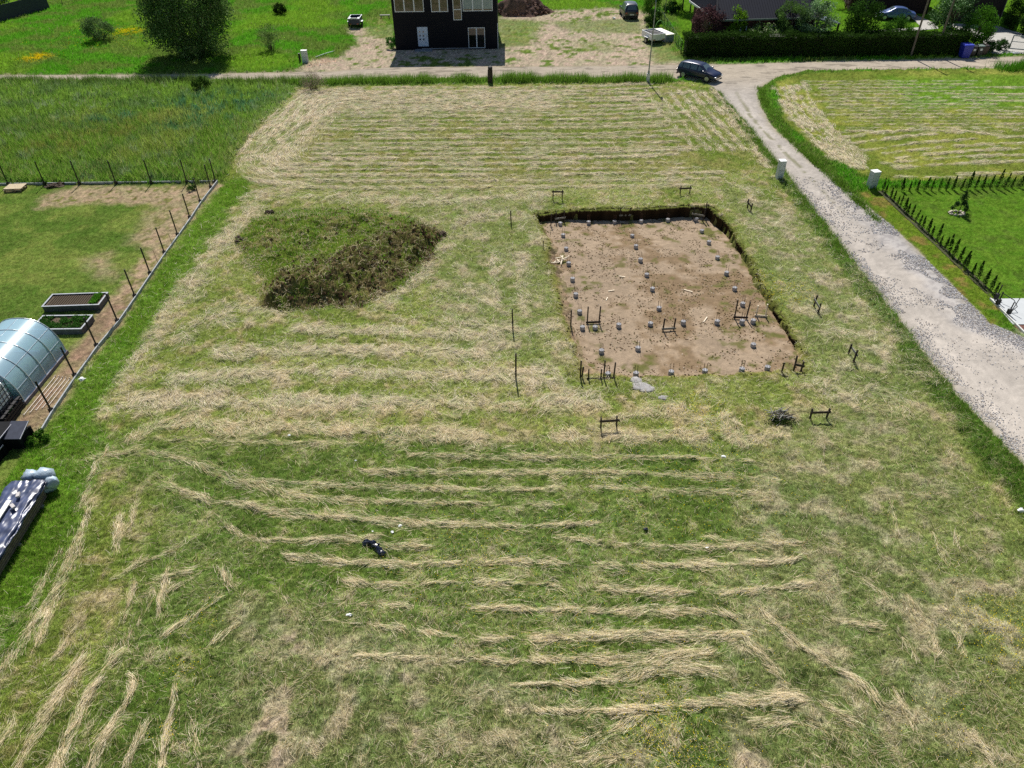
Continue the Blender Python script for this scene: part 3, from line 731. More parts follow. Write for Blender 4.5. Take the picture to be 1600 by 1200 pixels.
def tufts(name, P, h, Wd, cols, m, label, cat, lean=.6):
    """upright pointed blades"""
    n = len(P); a = rng.uniform(0, 2 * PI, n); la = rng.uniform(0, 2 * PI, n); lr = rng.uniform(0, lean, n) * h
    V = np.zeros((n, 3, 3), np.float32)
    V[:, 0, 0] = P[:, 0] - np.cos(a) * Wd / 2; V[:, 0, 1] = P[:, 1] - np.sin(a) * Wd / 2
    V[:, 1, 0] = P[:, 0] + np.cos(a) * Wd / 2; V[:, 1, 1] = P[:, 1] + np.sin(a) * Wd / 2
    V[:, 2, 0] = P[:, 0] + np.cos(la) * lr; V[:, 2, 1] = P[:, 1] + np.sin(la) * lr
    V[:, :2, 2] = (P[:, 2] - .03)[:, None]; V[:, 2, 2] = P[:, 2] + h
    me = np_mesh(name, V.reshape(-1, 3), np.arange(n * 3).reshape(n, 3), np.repeat(cols, 3, 0))
    o = link(name, me, m); props(o, label, cat, None, 'stuff'); return o
def scatter(n, ylo, yhi, wf, bias=1.0):
    """candidate spots in the surveyed land, more per square metre near the house plot's front"""
    t = rng.random(n)
    if bias == 0: y = ylo + (yhi - ylo) * t
    else: y = ylo * (yhi / ylo) ** (t ** bias)
    x = rng.uniform(-1, 1, n) * (13.5 + y * .62)
    keep = (np.abs(x) < 94)
    return x[keep].astype(np.float32), y[keep].astype(np.float32)
# hay
x, y = scatter(1900000, 6.8, 84, 1, 1.0)
st = near(STRAW, x, y)
st = st * (.4 + 1.2 * fbm(x, y, .45, 2, 301))
keep = rng.random(len(x)) < np.clip(st * 1.05, 0, 1) * .55
x = x[keep]; y = y[keep]; st = st[keep]; n = len(x)
ang = np.arctan2(near(SDY, x, y), near(SDX, x, y)); rnd = near(SRND, x, y)
ang = ang + rng.normal(0, 1, n) * np.minimum(rnd, .8) * .5 + (fbm(x, y, .5, 2, 303) - .5) * (4.2 + 3 * (rnd > .6)) * np.minimum(rnd, 1.2) + np.where(rng.random(n) < .5, PI, 0)
sc_ = np.clip((y * y + 400) ** .5 / 26, .9, 3.2)
L = rng.uniform(.14, .46, n) * sc_ ** .5 * np.where(rnd > 1, .7, 1); Wd = rng.uniform(.005, .011, n) * sc_ * (1 + .35 * sst(42, 55, y))
P = np.stack([x, y, ground_z(x, y) + rng.uniform(.005, .05, n)], -1)
bc = np.where((rng.random(n) < .35)[:, None], c3(250, 240, 218), np.where((rng.random(n) < .3)[:, None], c3(206, 190, 150), c3(236, 222, 192)))
warmth = (y < 23.5)[:, None] * np.array([.0, -.02, -.05]) 
cols = np.clip(bc * rng.uniform(.62, 1.12, n)[:, None] * np.where((rnd > 1) & (y < 23), .8, 1)[:, None] + warmth, .02, 1)
ribbons('cut_hay', P, ang, L, Wd, rng.uniform(0, .09, n) * (.5 + rnd), cols, m_straw, 'cut hay lying in pale rows over the mown plot', 'hay')
# short sward of the plot and lawns
x, y = scatter(3300000, 6.8, 62, 1, 1.0)
gd_ = near(GRASS, x, y) * (1 - .75 * np.clip(near(STRAW, x, y), 0, 1)) * (1 - near(RW, x, y))
gd_ *= (.35 + 1.2 * fbm(x, y, .5, 2, 307))
keep = rng.random(len(x)) < np.clip(gd_, 0, 1.6) * .42
x = x[keep]; y = y[keep]; n = len(x)
sc_ = np.clip((y * y + 400) ** .5 / 26, .9, 2.6)
fl = near(FLUF, x, y)
h = (fl * 1.2 + .03) * rng.uniform(.6, 1.5, n); Wd = rng.uniform(.008, .019, n) * sc_
base = near(COLR, x, y); lum = base.mean(1, keepdims=True)
cols = base * rng.uniform(.8, 1.95, n)[:, None] * np.array([1.0, 1.04, .86])
cols = np.where((rng.random(n) < .18)[:, None], c3(176, 170, 112) * rng.uniform(.7, 1.1, n)[:, None], cols)
tufts('grass', np.stack([x, y, ground_z(x, y)], -1), h, Wd, np.clip(cols, .01, 1), m_grass, 'short green grass of the mown plot and gardens', 'grass', 1.0)
# tall rough grass
x, y = scatter(420000, 44, 118, 1, .8)
fl = near(FLUF, x, y)
keep = (fl > .085) & (rng.random(len(x)) < .8) & (near(RW, x, y) < .2)
x = x[keep]; y = y[keep]; fl = fl[keep]; n = len(x)
h = np.clip(fl * 1.5, .12, .5) * rng.uniform(.5, 1.4, n); Wd = rng.uniform(.03, .07, n)
cols = near(COLR, x, y) * rng.uniform(.75, 1.8, n)[:, None] * np.array([1.04, .95, 1.05])
cols = np.where((rng.random(n) < .06)[:, None], c3(160, 160, 110), cols)
tufts('meadow_grass', np.stack([x, y, ground_z(x, y)], -1), h, Wd, np.clip(cols, .01, 1), m_grass, 'tall uncut grass of the meadows and road verges', 'grass', .7)
def verge_tufts(name, pts, n, width, hh, c, label, w=(.02, .05)):
    P = GP(pts); seg = [math.hypot(b[0] - a[0], b[1] - a[1]) for a, b in zip(P[:-1], P[1:])]; cum = np.concatenate([[0], np.cumsum(seg)])
    t = rng.random(n) * cum[-1]; X = np.interp(t, cum, [p[0] for p in P]); Y = np.interp(t, cum, [p[1] for p in P])
    X = (X + rng.normal(0, 1, n) * width * .2).astype(np.float32); Y = (Y + rng.normal(0, 1, n) * width * .4).astype(np.float32)
    clump = fbm(X, Y, 1.2, 2, 311); k = rng.random(n) < clump * 1.3; X = X[k]; Y = Y[k]; clump = clump[k]; n = len(X)
    tufts(name, np.stack([X, Y, np.zeros(n)], -1), hh * (.4 + clump) * rng.uniform(.5, 1.3, n), rng.uniform(w[0], w[1], n), np.clip(np.array(c)[None] * rng.uniform(.6, 1.6, n)[:, None], .01, 1), m_grass, label, 'grass', .5)
verge_tufts('roadside_grass', [(455, 131), (640, 128), (760, 127), (900, 127), (1050, 127)], 22000, 1.0, .75, lin(98, 134, 46), 'tall green grass between the road and the mown field')
verge_tufts('roadside_grass', [(-100, 128), (120, 129), (300, 129), (450, 131)], 16000, 1.0, .7, lin(98, 124, 56), 'rough tall grass lining the road at the meadow')
verge_tufts('roadside_grass', [(1560, 108), (1640, 104)], 5000, 1.6, .8, lin(74, 124, 30), 'tall grass beside the road at the far right')
verge_tufts('ditch_grass', [(1120, 145), (1170, 205), (1225, 275), (1300, 375), (1420, 535), (1500, 640), (1620, 790)], 42000, 1.1, .17, lin(94, 126, 42), 'fresh green grass along the left edge of the gravel track', (.015, .035))
verge_tufts('ditch_grass', [(1188, 138), (1195, 165), (1240, 225), (1310, 287), (1372, 345)], 15000, .8, .22, lin(92, 124, 42), 'fresh green grass along the right edge of the gravel track', (.02, .05))
# wild flowers
FL = []
for cx, cy, r, n in [(1560, 990, 1.6, 260), (1545, 960, 1.2, 120), (1600, 1000, 1.2, 120), (1060, 1180, 2.0, 260), (1020, 1130, 1.2, 160), (1040, 1160, 1.4, 120), (1200, 452, 2.0, 160), (1240, 460, 1.6, 120), (1095, 645, 1.8, 150), (900, 1005, 2.0, 120), (1110, 735, 4, 220), (960, 790, 4, 200), (1150, 830, 4, 160), (1090, 650, 1.2, 100),
                     (700, 860, 2.5, 120), (320, 965, .8, 40), (290, 1045, .6, 40), (260, 1145, .4, 25), (1100, 720, 3, 60), (1480, 1140, 1.4, 80), (720, 900, 2, 80), (57, 92, 1.6, 420), (200, 51, 2.0, 420), (160, 60, 6, 200), (1520, 880, 3, 60), (600, 690, 5, 80), (1150, 1010, 2, 60), (820, 880, 3, 70)]:
    P = G(cx, cy); FL.append(np.stack([P[0] + rng.normal(0, r * .5, n), P[1] + rng.normal(0, r * .5, n)], -1))
FL = np.concatenate(FL).astype(np.float32); n = len(FL)
sc_ = np.clip((FL[:, 1] ** 2 + 400) ** .5 / 26, .9, 4)
ribbons('wildflowers', np.concatenate([FL, (ground_z(FL[:, 0], FL[:, 1]) + .06 + .02 * sc_)[:, None]], 1), rng.uniform(0, 6, n), .022 * sc_, .026 * sc_, np.zeros(n), np.tile(c3(225, 205, 30), (n, 1)), m_straw, 'tiny yellow wild flowers scattered in the grass', 'flowers')

# stones and clods: squashed octahedra
def stones(name, P, r, cols, m, label, cat, flat=.6):
    n = len(P); a = rng.uniform(0, 2 * PI, n); ex = rng.uniform(.7, 1.3, n); V = np.zeros((n, 6, 3), np.float32)
    for k in range(4):
        rr = r * rng.uniform(.7, 1.2, n) * (ex if k % 2 else 1 / ex)
        V[:, k, 0] = P[:, 0] + np.cos(a + k * PI / 2) * rr; V[:, k, 1] = P[:, 1] + np.sin(a + k * PI / 2) * rr; V[:, k, 2] = P[:, 2] + r * .15
    V[:, 4] = P + np.stack([r * 0, r * 0, r * flat], -1); V[:, 5] = P - np.stack([r * 0, r * 0, r * flat], -1)
    b = (np.arange(n) * 6)[:, None, None]
    F_ = np.array([[0, 1, 4], [1, 2, 4], [2, 3, 4], [3, 0, 4], [1, 0, 5], [2, 1, 5], [3, 2, 5], [0, 3, 5]])[None] + b
    me = np_mesh(name, V.reshape(-1, 3), F_.reshape(-1, 3), np.repeat(cols, 6, 0))
    o = link(name, me, m); props(o, label, cat, None, 'stuff'); return o
n = 34000
t = rng.random(n); seg_y = 18 + 30 * rng.random(n) ** 1.2
trx = np.interp(seg_y, [p[1] for p in reversed(T_right)], [p[0] for p in reversed(T_right)])
tlx = np.interp(seg_y, [p[1] for p in reversed(T_left)], [p[0] for p in reversed(T_left)])
k = rng.random(n)
px_ = np.where(k < .62, trx - np.abs(rng.normal(0, .9, n)) + .1, np.where(k < .8, tlx + np.abs(rng.normal(0, .5, n)), tlx + rng.random(n) * (trx - tlx)))
kk = (rng.random(n) < np.clip(1.3 - (seg_y - 24) / 22, .1, 1)) & (fbm(px_, seg_y, .9, 2, 401) > .42)
px_ = px_[kk]; seg_y = seg_y[kk]; n = len(px_)
gc = np.where((rng.random(n) < .5)[:, None], c3(206, 204, 202), np.where((rng.random(n) < .5)[:, None], c3(146, 146, 154), c3(172, 162, 150))) * rng.uniform(.7, 1.15, n)[:, None]
stones('gravel', np.stack([px_, seg_y, np.full(n, .0)], -1).astype(np.float32), rng.uniform(.014, .042, n) * np.clip(seg_y / 30, .9, 1.3), np.clip(gc, 0, 1), m_clod, 'loose crushed grey and white stone on the gravel track', 'gravel')
n = 9000
xx = rng.uniform(2, 14, n).astype(np.float32); yy = rng.uniform(25.4, 43.2, n).astype(np.float32)
kk = (sdf_poly(xx, yy, PIT) < -.1) & (fbm(xx, yy, .8, 2, 403) > .43); xx = xx[kk]; yy = yy[kk]; n = len(xx)
cc = np.where((rng.random(n) < .55)[:, None], c3(112, 90, 68), np.where((rng.random(n) < .3)[:, None], c3(206, 190, 170), c3(84, 84, 44))) * rng.uniform(.6, 1.1, n)[:, None]
stones('soil_clods', np.stack([xx, yy, pf_z(xx, yy, np.full(n, -5.))], -1).astype(np.float32), rng.uniform(.015, .055, n), np.clip(cc, 0, 1), m_clod, 'small clods and stones strewn over the excavation floor', 'soil')
# sod clods hanging over the rim of the excavation
rim = []
for a, b in zip(PIT, PIT[1:] + PIT[:1]):
    Ln = math.hypot(b[0] - a[0], b[1] - a[1]); ay = (a[1] + b[1]) / 2; ax = (a[0] + b[0]) / 2
    dens = 26 if ay > 41 else 15 if (ax > 10 and ay > 29) else 5
    for _ in range(int(Ln * dens)):
        t = random.random(); rim.append((a[0] + (b[0] - a[0]) * t + random.gauss(0, .14), a[1] + (b[1] - a[1]) * t + random.gauss(0, .14)))
rim = np.array(rim, np.float32); n = len(rim)
cc = np.where((rng.random(n) < .5)[:, None], c3(66, 54, 38), np.where((rng.random(n) < .5)[:, None], c3(82, 92, 36), c3(120, 108, 66))) * rng.uniform(.6, 1.2, n)[:, None]
stones('sod_clods', np.concatenate([rim, (ground_z(rim[:, 0], rim[:, 1]) + .0)[:, None]], 1), rng.uniform(.02, .075, n), cc, m_clod, 'torn clods of turf along the rim of the excavation', 'soil', .8)

# ================================================================== SPOIL MOUND
m_mound = attr_mat('mound_soil', 9., .45, 1.0, dist=.1)
MC = GP([(362, 378), (395, 345), (470, 326), (580, 326), (660, 338), (706, 366), (690, 400), (640, 450), (560, 480), (470, 490), (405, 482), (395, 440), (380, 410)])
xs = [p[0] for p in MC]; ys = [p[1] for p in MC]
x, y = np.meshgrid(np.arange(min(xs) - 1.5, max(xs) + 1.5, .09), np.arange(min(ys) - 1.5, max(ys) + 1.5, .09)); x = x.astype(np.float32); y = y.astype(np.float32)
s = sdf_poly(x, y, MC) + (fbm(x, y, 2, 2, 501) - .5) * 1.2
ridge = GP([(425, 455), (500, 430), (560, 400), (610, 375), (670, 362)], .8)
dr_ = rsdf(x, y, ridge)
back = GP([(450, 395), (480, 350), (560, 345)], .3); db = rsdf(x, y, back)
hm = sst(.2, -1.8, s) * (.30 + .22 * (fbm(x, y, 1.8, 3, 503) - .3)) + .60 * sst(2.1, .1, dr_) * sst(.15, -1.5, s) + .3 * sst(1.6, 0, db) * sst(.1, -1, s)
rough = fbm(x, y, .7, 3, 505) - .5; rough2 = fbm(x, y, .22, 2, 507) - .5
zz = hm * (1 + .25 * rough) + (rough * .32 + rough2 * .22) * sst(.0, .5, hm) - .12 * sst(-.2, .5, s)
gyy, gxx = np.gradient(zz, .09); 
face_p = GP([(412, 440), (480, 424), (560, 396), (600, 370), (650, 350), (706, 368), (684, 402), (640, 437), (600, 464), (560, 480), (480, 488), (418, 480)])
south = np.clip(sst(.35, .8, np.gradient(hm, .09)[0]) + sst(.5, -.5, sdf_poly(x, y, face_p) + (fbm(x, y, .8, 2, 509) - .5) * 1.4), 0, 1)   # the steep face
keep = s < .45
cc = c3(104, 120, 48) * (.75 + .5 * fbm(x, y, .4, 2, 511)[..., None])
d1 = sst(.5, .62, fbm(x, y, 1.1, 3, 513))[..., None]; cc = cc * (1 - .7 * d1) + .7 * d1 * c3(132, 122, 78)
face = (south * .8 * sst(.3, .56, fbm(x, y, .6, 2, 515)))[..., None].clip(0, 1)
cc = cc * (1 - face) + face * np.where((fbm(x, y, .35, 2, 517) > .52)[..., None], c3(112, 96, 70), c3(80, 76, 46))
blk = (sst(.66, .74, fbm(x, y, .8, 3, 519)) * .7)[..., None]; cc = cc * (1 - blk) + blk * c3(64, 52, 38)
id_ = -np.ones(x.shape, np.int64); id_[keep] = np.arange(keep.sum())
q = np.stack([id_[:-1, :-1], id_[:-1, 1:], id_[1:, 1:], id_[1:, :-1]], -1).reshape(-1, 4); q = q[(q >= 0).all(1)]
me = np_mesh('soil_mound', np.stack([x[keep], y[keep], zz[keep]], -1), q, cc[keep], True)
mound = props(link('soil_mound', me, m_mound), 'low overgrown heap of topsoil with a dark clod-covered near face', 'soil mound')
# turf and weeds on it: part of the mound
MZ = zz; mx0, my0 = float(x[0, 0]), float(y[0, 0])
def mz(a, b):
    i = np.clip(((a - mx0) / .09).astype(int), 0, MZ.shape[1] - 1); j = np.clip(((b - my0) / .09).astype(int), 0, MZ.shape[0] - 1)
    return MZ[j, i], s[j, i], south[j, i], cc[j, i]
n = 60000; ax = rng.uniform(x.min(), x.max(), n).astype(np.float32); ay = rng.uniform(y.min(), y.max(), n).astype(np.float32)
z_, s_, f_, c_ = mz(ax, ay); k = (s_ < -.05) & (rng.random(n) < .75 * (.3 + 1.1 * fbm(ax, ay, .5, 2, 521))); ax, ay, z_, f_, c_ = ax[k], ay[k], z_[k], f_[k], c_[k]; n = len(ax)
cl = np.where((rng.random(n) < .22)[:, None], c3(186, 172, 130), np.where((rng.random(n) < .6)[:, None], c3(108, 156, 44), c3(80, 118, 38))) * rng.uniform(.6, 1.5, n)[:, None]
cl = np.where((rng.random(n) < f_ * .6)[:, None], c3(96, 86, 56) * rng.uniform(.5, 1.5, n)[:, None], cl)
V = tufts('turf', np.stack([ax, ay, z_], -1), rng.uniform(.08, .22, n), rng.uniform(.02, .045, n), np.clip(cl, .01, 1), m_grass, None, None, .8)
V.parent = mound
n = 2000; ax = rng.uniform(x.min(), x.max(), n).astype(np.float32); ay = rng.uniform(y.min(), y.max(), n).astype(np.float32)
z_, s_, f_, c_ = mz(ax, ay); k = (s_ < -.05) & (rng.random(n) < .06 + .9 * f_); ax, ay, z_ = ax[k], ay[k], z_[k]; n = len(ax)
V = stones('clods', np.stack([ax, ay, z_ + .02], -1), rng.uniform(.05, .17, n), np.where((rng.random(n) < .5)[:, None], c3(74, 60, 44), c3(108, 94, 66)) * rng.uniform(.7, 1.2, n)[:, None], m_clod, None, None, .8)
V.parent = mound
n = 16000; ax = rng.uniform(x.min(), x.max(), n).astype(np.float32); ay = rng.uniform(y.min(), y.max(), n).astype(np.float32)
z_, s_, f_, c_ = mz(ax, ay); k = (s_ < .3) & (rng.random(n) < .16 + .7 * sst(-.7, .2, s_) + .5 * sst(.55, .7, fbm(ax, ay, .9, 2, 531))); ax, ay, z_ = ax[k], ay[k], z_[k]; n = len(ax)
V = ribbons('dry_stalks', np.stack([ax, ay, z_ + .03], -1), rng.uniform(0, 6.3, n), rng.uniform(.15, .5, n), rng.uniform(.012, .025, n), rng.uniform(0, .12, n), c3(226, 212, 178) * rng.uniform(.5, 1.05, n)[:, None], m_straw)
V.parent = mound
# stray dark clods round it
for i, (cx, cy, r, lb) in enumerate([(383, 377, .7, 'flat dark clump of earth at the left foot of the soil mound'), (422, 334, .42, 'small dark clump of earth on the grass behind the soil mound'), (448, 343, .38, 'roundish dark clump on the back left slope of the soil mound'), (685, 369, .62, 'dark clump of earth at the right end of the soil mound'), (86, 291, .75, 'dark flat heap of soil beside the north kerb of the garden')]):
    P = G(cx, cy); b = MB()
    b.blob((P[0], P[1], gh(*P)), (r * .85, r * .6, .08), i * 40 + 39, 16, .25)
    for k in range(26): b.blob((P[0] + max(-1, min(1, random.gauss(0, .45))) * r * .7, P[1] + max(-1, min(1, random.gauss(0, .45))) * r * .45, gh(*P) + random.uniform(.02, .12)), (r * .2, r * .18, .09), i * 40 + k, 7, .3)
    o = b.build('earth_clump', mat('dark_earth', lin(62, 50, 38), .95, var=.4, scale=9, bump=.6)); props(o, lb, 'earth clump', 'dark clumps of earth')

# ================================================================== TREES AND SHRUBS
def leaf_cards(P, size, cols, name, m, parent=None, up=.0):
    n = len(P); a = rng.normal(0, 1, (n, 3)); a /= np.linalg.norm(a, axis=1, keepdims=True)
    b = rng.normal(0, 1, (n, 3)); b[:, 2] += up; b -= (a * b).sum(1, keepdims=True) * a; b /= np.linalg.norm(b, axis=1, keepdims=True)
    sz = size * rng.uniform(.6, 1.3, n)
    V = np.zeros((n, 4, 3), np.float32); A = a * (sz * .5)[:, None]; B = b * sz[:, None]
    V[:, 0] = P - B * .5; V[:, 1] = P + A * .6; V[:, 2] = P + B * .6; V[:, 3] = P - A * .6
    me = np_mesh(name, V.reshape(-1, 3), np.arange(n * 4).reshape(n, 4), np.repeat(np.clip(cols, .004, 1), 4, 0))
    return link(name, me, m, parent)
m_bark = mat('bark', lin(92, 80, 66), .9, var=.35, scale=12, bump=.6)
m_leaf = attr_mat('leaves', var=0, transl=.3)
def tree(name, label, cat, base, h, rx, crown0, col, n, leaf=.12, trunk_r=.1, stems=1, group=None, ry=None, clumps=40, shape=1.0, colvar=.35, col2=None, limbs=True, cr_=.33):
    ry = ry or rx; t = thing(name, label, cat, (base[0], base[1], 0), 0, group)
    ch = (h - crown0) / 2; cz = crown0 + ch
    K = []
    while len(K) < clumps:
        v = rng.normal(0, 1, 3); v /= np.linalg.norm(v); r = rng.uniform(.45, .95) ** .6
        z = v[2] * r; taper = 1 - (shape - 1) * z * .5
        K.append((v[0] * r * rx * taper * .85, v[1] * r * ry * taper * .85, cz + z * ch * .86))
    K = np.array(K); cs = rng.uniform(.65, 1.25, clumps)
    w = rng.integers(0, clumps, n); rad = (cr_ * (rx + ry + ch) / 3) * cs[w]
    off = rng.normal(0, 1, (n, 3)); off /= np.linalg.norm(off, axis=1, keepdims=True); off *= (rng.random(n) ** .45)[:, None] * rad[:, None]
    P = K[w] + off; P = P[P[:, 2] > .03]; w = w[:len(P)]; n = len(P)
    tone = rng.uniform(1 - colvar, 1 + colvar, clumps)[w] * rng.uniform(.7, 1.35, n)
    cols = np.array(col)[None] * tone[:, None]
    if col2 is not None:
        k = rng.random(n) < .25; cols[k] = np.array(col2) * tone[k][:, None]
    leaf_cards(P, leaf, cols, 'crown', m_leaf, t)
    b = MB()
    if stems == 1:
        pts = [(0, 0, -.1)]; top = min(cz + ch * .3, h * .8)
        for i in range(1, 5): pts.append((random.gauss(0, .05) * i, random.gauss(0, .05) * i, top * i / 4))
        b.tube(pts, [trunk_r * 1.2, trunk_r, trunk_r * .75, trunk_r * .5, trunk_r * .25], 8)
        for q in K[:min(clumps, 14)]:
            z0 = min(max(crown0 * .7, q[2] * .55), top * .8); b.tube([(0, 0, z0), (q[0] * .5, q[1] * .5, (z0 + q[2]) / 2 + .1), tuple(q)], [trunk_r * .45, trunk_r * .3, trunk_r * .12], 5)
    else:
        for i in range(stems):
            q = K[i % clumps]; a = math.atan2(q[1], q[0]); r0 = .12 * rx
            b.tube([(math.cos(a) * r0, math.sin(a) * r0, -.05), (q[0] * .45, q[1] * .45, q[2] * .5), tuple(q)], [trunk_r, trunk_r * .65, trunk_r * .2], 5)
    b.build('trunk' if stems == 1 else 'stems', m_bark, t, True)
    return t
def base_at(px, py): return G(px, py)
tree('broadleaf_tree', 'very large bushy willow-like tree shading the road, in the far left meadow', 'tree', G(308, 89), 12, 5.3, -1.8, lin(80, 110, 56), 52000, .2, .28, 9, clumps=150, ry=4.6, shape=1.3, col2=lin(120, 140, 92), cr_=.24)
tree('round_shrub', 'round grey-green shrub alone in the left meadow, left of the big tree', 'shrub', G(157, 64), 2.6, 2.0, .0, lin(84, 110, 62), 6000, .13, .04, 8, clumps=45, col2=lin(118, 140, 96))
tree('wispy_shrub', 'wispy pale shrub of thin upright shoots near the grey cabinet across the road', 'shrub', G(425, 80), 3.0, 1.35, .0, lin(100, 128, 66), 1900, .12, .02, 26, clumps=40, col2=lin(120, 140, 90))
tree('dark_shrub', 'small dark shrub in the far meadow left of the open trailer', 'shrub', G(438, 23), 1.5, 1.1, .0, lin(40, 56, 24), 2500, .13, .03, 6, clumps=22)
tree('dark_shrub', 'small dark shrub on the near side of the road below the big tree', 'shrub', G(318, 143), 1.35, 1.0, .0, lin(52, 78, 30), 2600, .1, .03, 7, clumps=22)
tree('bare_shrub', 'brownish twiggy half-bare shrub at the corner of the mown field by the road', 'shrub', G(491, 141), 1.6, 1.55, .0, lin(130, 118, 104), 1500, .08, .015, 44, clumps=60)
tree('young_shrub', 'tiny green bush in the sandy corner of the fenced garden', 'shrub', G(300, 297), .42, .38, .0, lin(56, 92, 34), 700, .07, .01, 5, clumps=10)
tree('weed_clump', 'leafy weed clump growing by the bin at the near end of the kerb', 'plant', G(64, 692), .5, .5, .0, lin(66, 104, 34), 1100, .09, .01, 5, clumps=12)
tree('garden_tree', 'row tree far behind the fence in the top left corner', 'tree', G(2, 16), 5.6, 4.4, .4, lin(62, 84, 44), 11000, .2, .15, 1, clumps=60, col2=lin(150, 170, 140), cr_=.26)
tree('plum_tree', 'purple-leaved tree at the left end of the dark red house', 'tree', G(1101, 76), 4.4, 2.2, .6, lin(70, 48, 52), 7500, .15, .09, 1, clumps=46, col2=lin(110, 84, 84), cr_=.27)
tree('columnar_tree', 'slim bright yellow-green tree in front of the left window of the dark red house', 'tree', G(1145, 76), 4.3, 1.15, .4, lin(110, 150, 40), 4200, .14, .06, 1, clumps=34, shape=1.2)
tree('round_shrub', 'broad light green flowering bush behind the hedge in the middle of the house front', 'shrub', G(1186, 80), 2.8, 2.1, .0, lin(90, 124, 56), 6000, .14, .05, 8, clumps=42, col2=lin(170, 180, 140))
tree('garden_tree', 'soft green tree covering the middle window of the dark red house', 'tree', G(1226, 76), 4.9, 2.1, .8, lin(84, 114, 56), 6500, .15, .08, 1, clumps=42, cr_=.27)
tree('garden_tree', 'grey-green tree at the right end of the dark red house before the porch', 'tree', G(1267, 77), 5.0, 2.2, .8, lin(96, 128, 84), 6500, .15, .08, 1, clumps=42, col2=lin(150, 170, 138), cr_=.27)
tree('garden_tree', 'dark green tree behind the hedge between the porch and the blue sedan', 'tree', G(1339, 76), 5.0, 2.1, .3, lin(52, 82, 30), 8000, .15, .1, 1, clumps=46)
tree('round_shrub', 'compact round green bush in front of the blue sedan', 'shrub', G(1397, 74), 3.2, 1.7, .1, lin(56, 92, 30), 6000, .14, .06, 7, clumps=36)
tree('garden_tree', 'tall spreading tree with pale leaf tips beside the wooden barn', 'tree', G(1475, 72), 5.8, 2.6, .5, lin(60, 92, 46), 9000, .16, .12, 1, clumps=56, col2=lin(130, 156, 116), cr_=.25)
tree('garden_tree', 'bright green tree behind the waste bins', 'tree', G(1519, 76), 4.4, 2.0, .4, lin(72, 116, 34), 7000, .15, .08, 1, clumps=44)
tree('round_shrub', 'dark egg-shaped clipped bush on the lawn at the top right', 'shrub', G(1580, 46), 3.4, 1.5, .0, lin(36, 60, 24), 6500, .12, .06, 6, clumps=40)
tree('round_shrub', 'dark bush cut by the right edge of the picture at the top right', 'shrub', G(1606, 56), 3.0, 1.5, .0, lin(38, 60, 26), 6000, .12, .06, 6, clumps=38)
tree('low_shrub', 'low bush at the end of the long hedge left of the gate', 'shrub', G(1546, 82), 1.2, 1.1, .0, lin(66, 96, 50), 2200, .12, .03, 6, clumps=22)
tree('low_shrub', 'small dark bush next to the gate post', 'shrub', G(1563, 79), 1.2, .8, .0, lin(56, 88, 40), 1600, .12, .03, 5, clumps=18)
tree('fruit_tree', 'leafy tree behind the clothes pole at the top', 'tree', G(1066, 16), 5.5, 2.6, 1.2, lin(52, 88, 28), 7000, .16, .09, 1, clumps=44)
tree('fruit_tree', 'leafy tree touching the roof corner behind the lawn', 'tree', G(1078, 20), 5.0, 1.7, 1.3, lin(58, 90, 30), 4500, .16, .08, 1, clumps=30)
tree('fruit_tree', 'small tree in rough grass beside the wire fence', 'tree', G(1015, 30), 3.6, 1.4, .3, lin(78, 118, 40), 4200, .14, .06, 1, clumps=30)
tree('round_shrub', 'dark bush at the wire fence left of the clothes pole', 'shrub', G(1020, 42), 2.0, 1.1, .0, lin(44, 72, 30), 3000, .13, .04, 6, clumps=24)
tree('round_shrub', 'low dark bush on the lawn between clothes pole and house', 'shrub', G(1050, 20), 1.4, 1.5, .0, lin(44, 76, 36), 3000, .13, .04, 6, clumps=24)
tree('round_shrub', 'reddish bush behind the porch', 'shrub', G(1325, 14), 2.6, 2.2, .0, lin(84, 62, 56), 4000, .14, .04, 6, clumps=30)
tree('low_shrub', 'leafy weeds against the left corner of the black house', 'shrub', G(613, 76), 1.3, .75, .0, lin(64, 120, 44), 1500, .12, .02, 6, clumps=18)
# big far treeline behind (outside the top of the frame, seen from the side only)

# long dark clipped hedge
def hedge(name, label, P0, P1, th, h, n, col, leaf=.12):
    a = Vector((*P0, 0)); b = Vector((*P1, 0)); L = (b - a).length; rz = math.atan2(b.y - a.y, b.x - a.x)
    t = thing(name, label, 'hedge', (*P0, 0), rz)
    mb = MB(); nn = int(L / .8)
    for i in range(nn):
        x0 = L * i / nn; x1 = L * (i + 1) / nn; hh = h * random.uniform(.82, .95)
        mb.box(x0 + (.35 if i == 0 else 0), x1 - (.35 if i == nn - 1 else .01), th * .12, th * .88, 0, hh)
    mb.build('hedge_core', mat('hedge_inside', lin(34, 40, 22), .95, var=.4, bump=.5), t)  # opaque dark core boxes added behind the leaves to stop see-through
    x = rng.uniform(0, L, n); face = rng.random(n)
    y = np.where(face < .45, rng.normal(.08, .1, n), np.where(face < .8, rng.uniform(0, th, n), rng.normal(th - .08, .1, n)))
    htop = h * (.93 + .25 * (fbm(x, x * 0, 1.6, 3, 601) - .5)) 
    z = np.where((face >= .45) & (face < .8), htop + rng.normal(0, .12, n), rng.uniform(0, 1, n) * htop)
    y += (fbm(x, z, .8, 2, 603) - .5) * .35
    tone = rng.uniform(.6, 1.5, n) * (.7 + .7 * fbm(x, y * 3 + z, 1.2, 2, 605))
    leaf_cards(np.stack([x, y, z], -1), leaf, np.array(col)[None] * tone[:, None], 'foliage', m_leaf, t)
    return t
hP0 = G(1066, 91.5); hP1 = G(1512, 87.8)
hedge('hedge', 'long dark clipped hedge along the road before the dark red house', hP0, hP1, 1.7, 2.15, 42000, lin(48, 72, 28), .16)

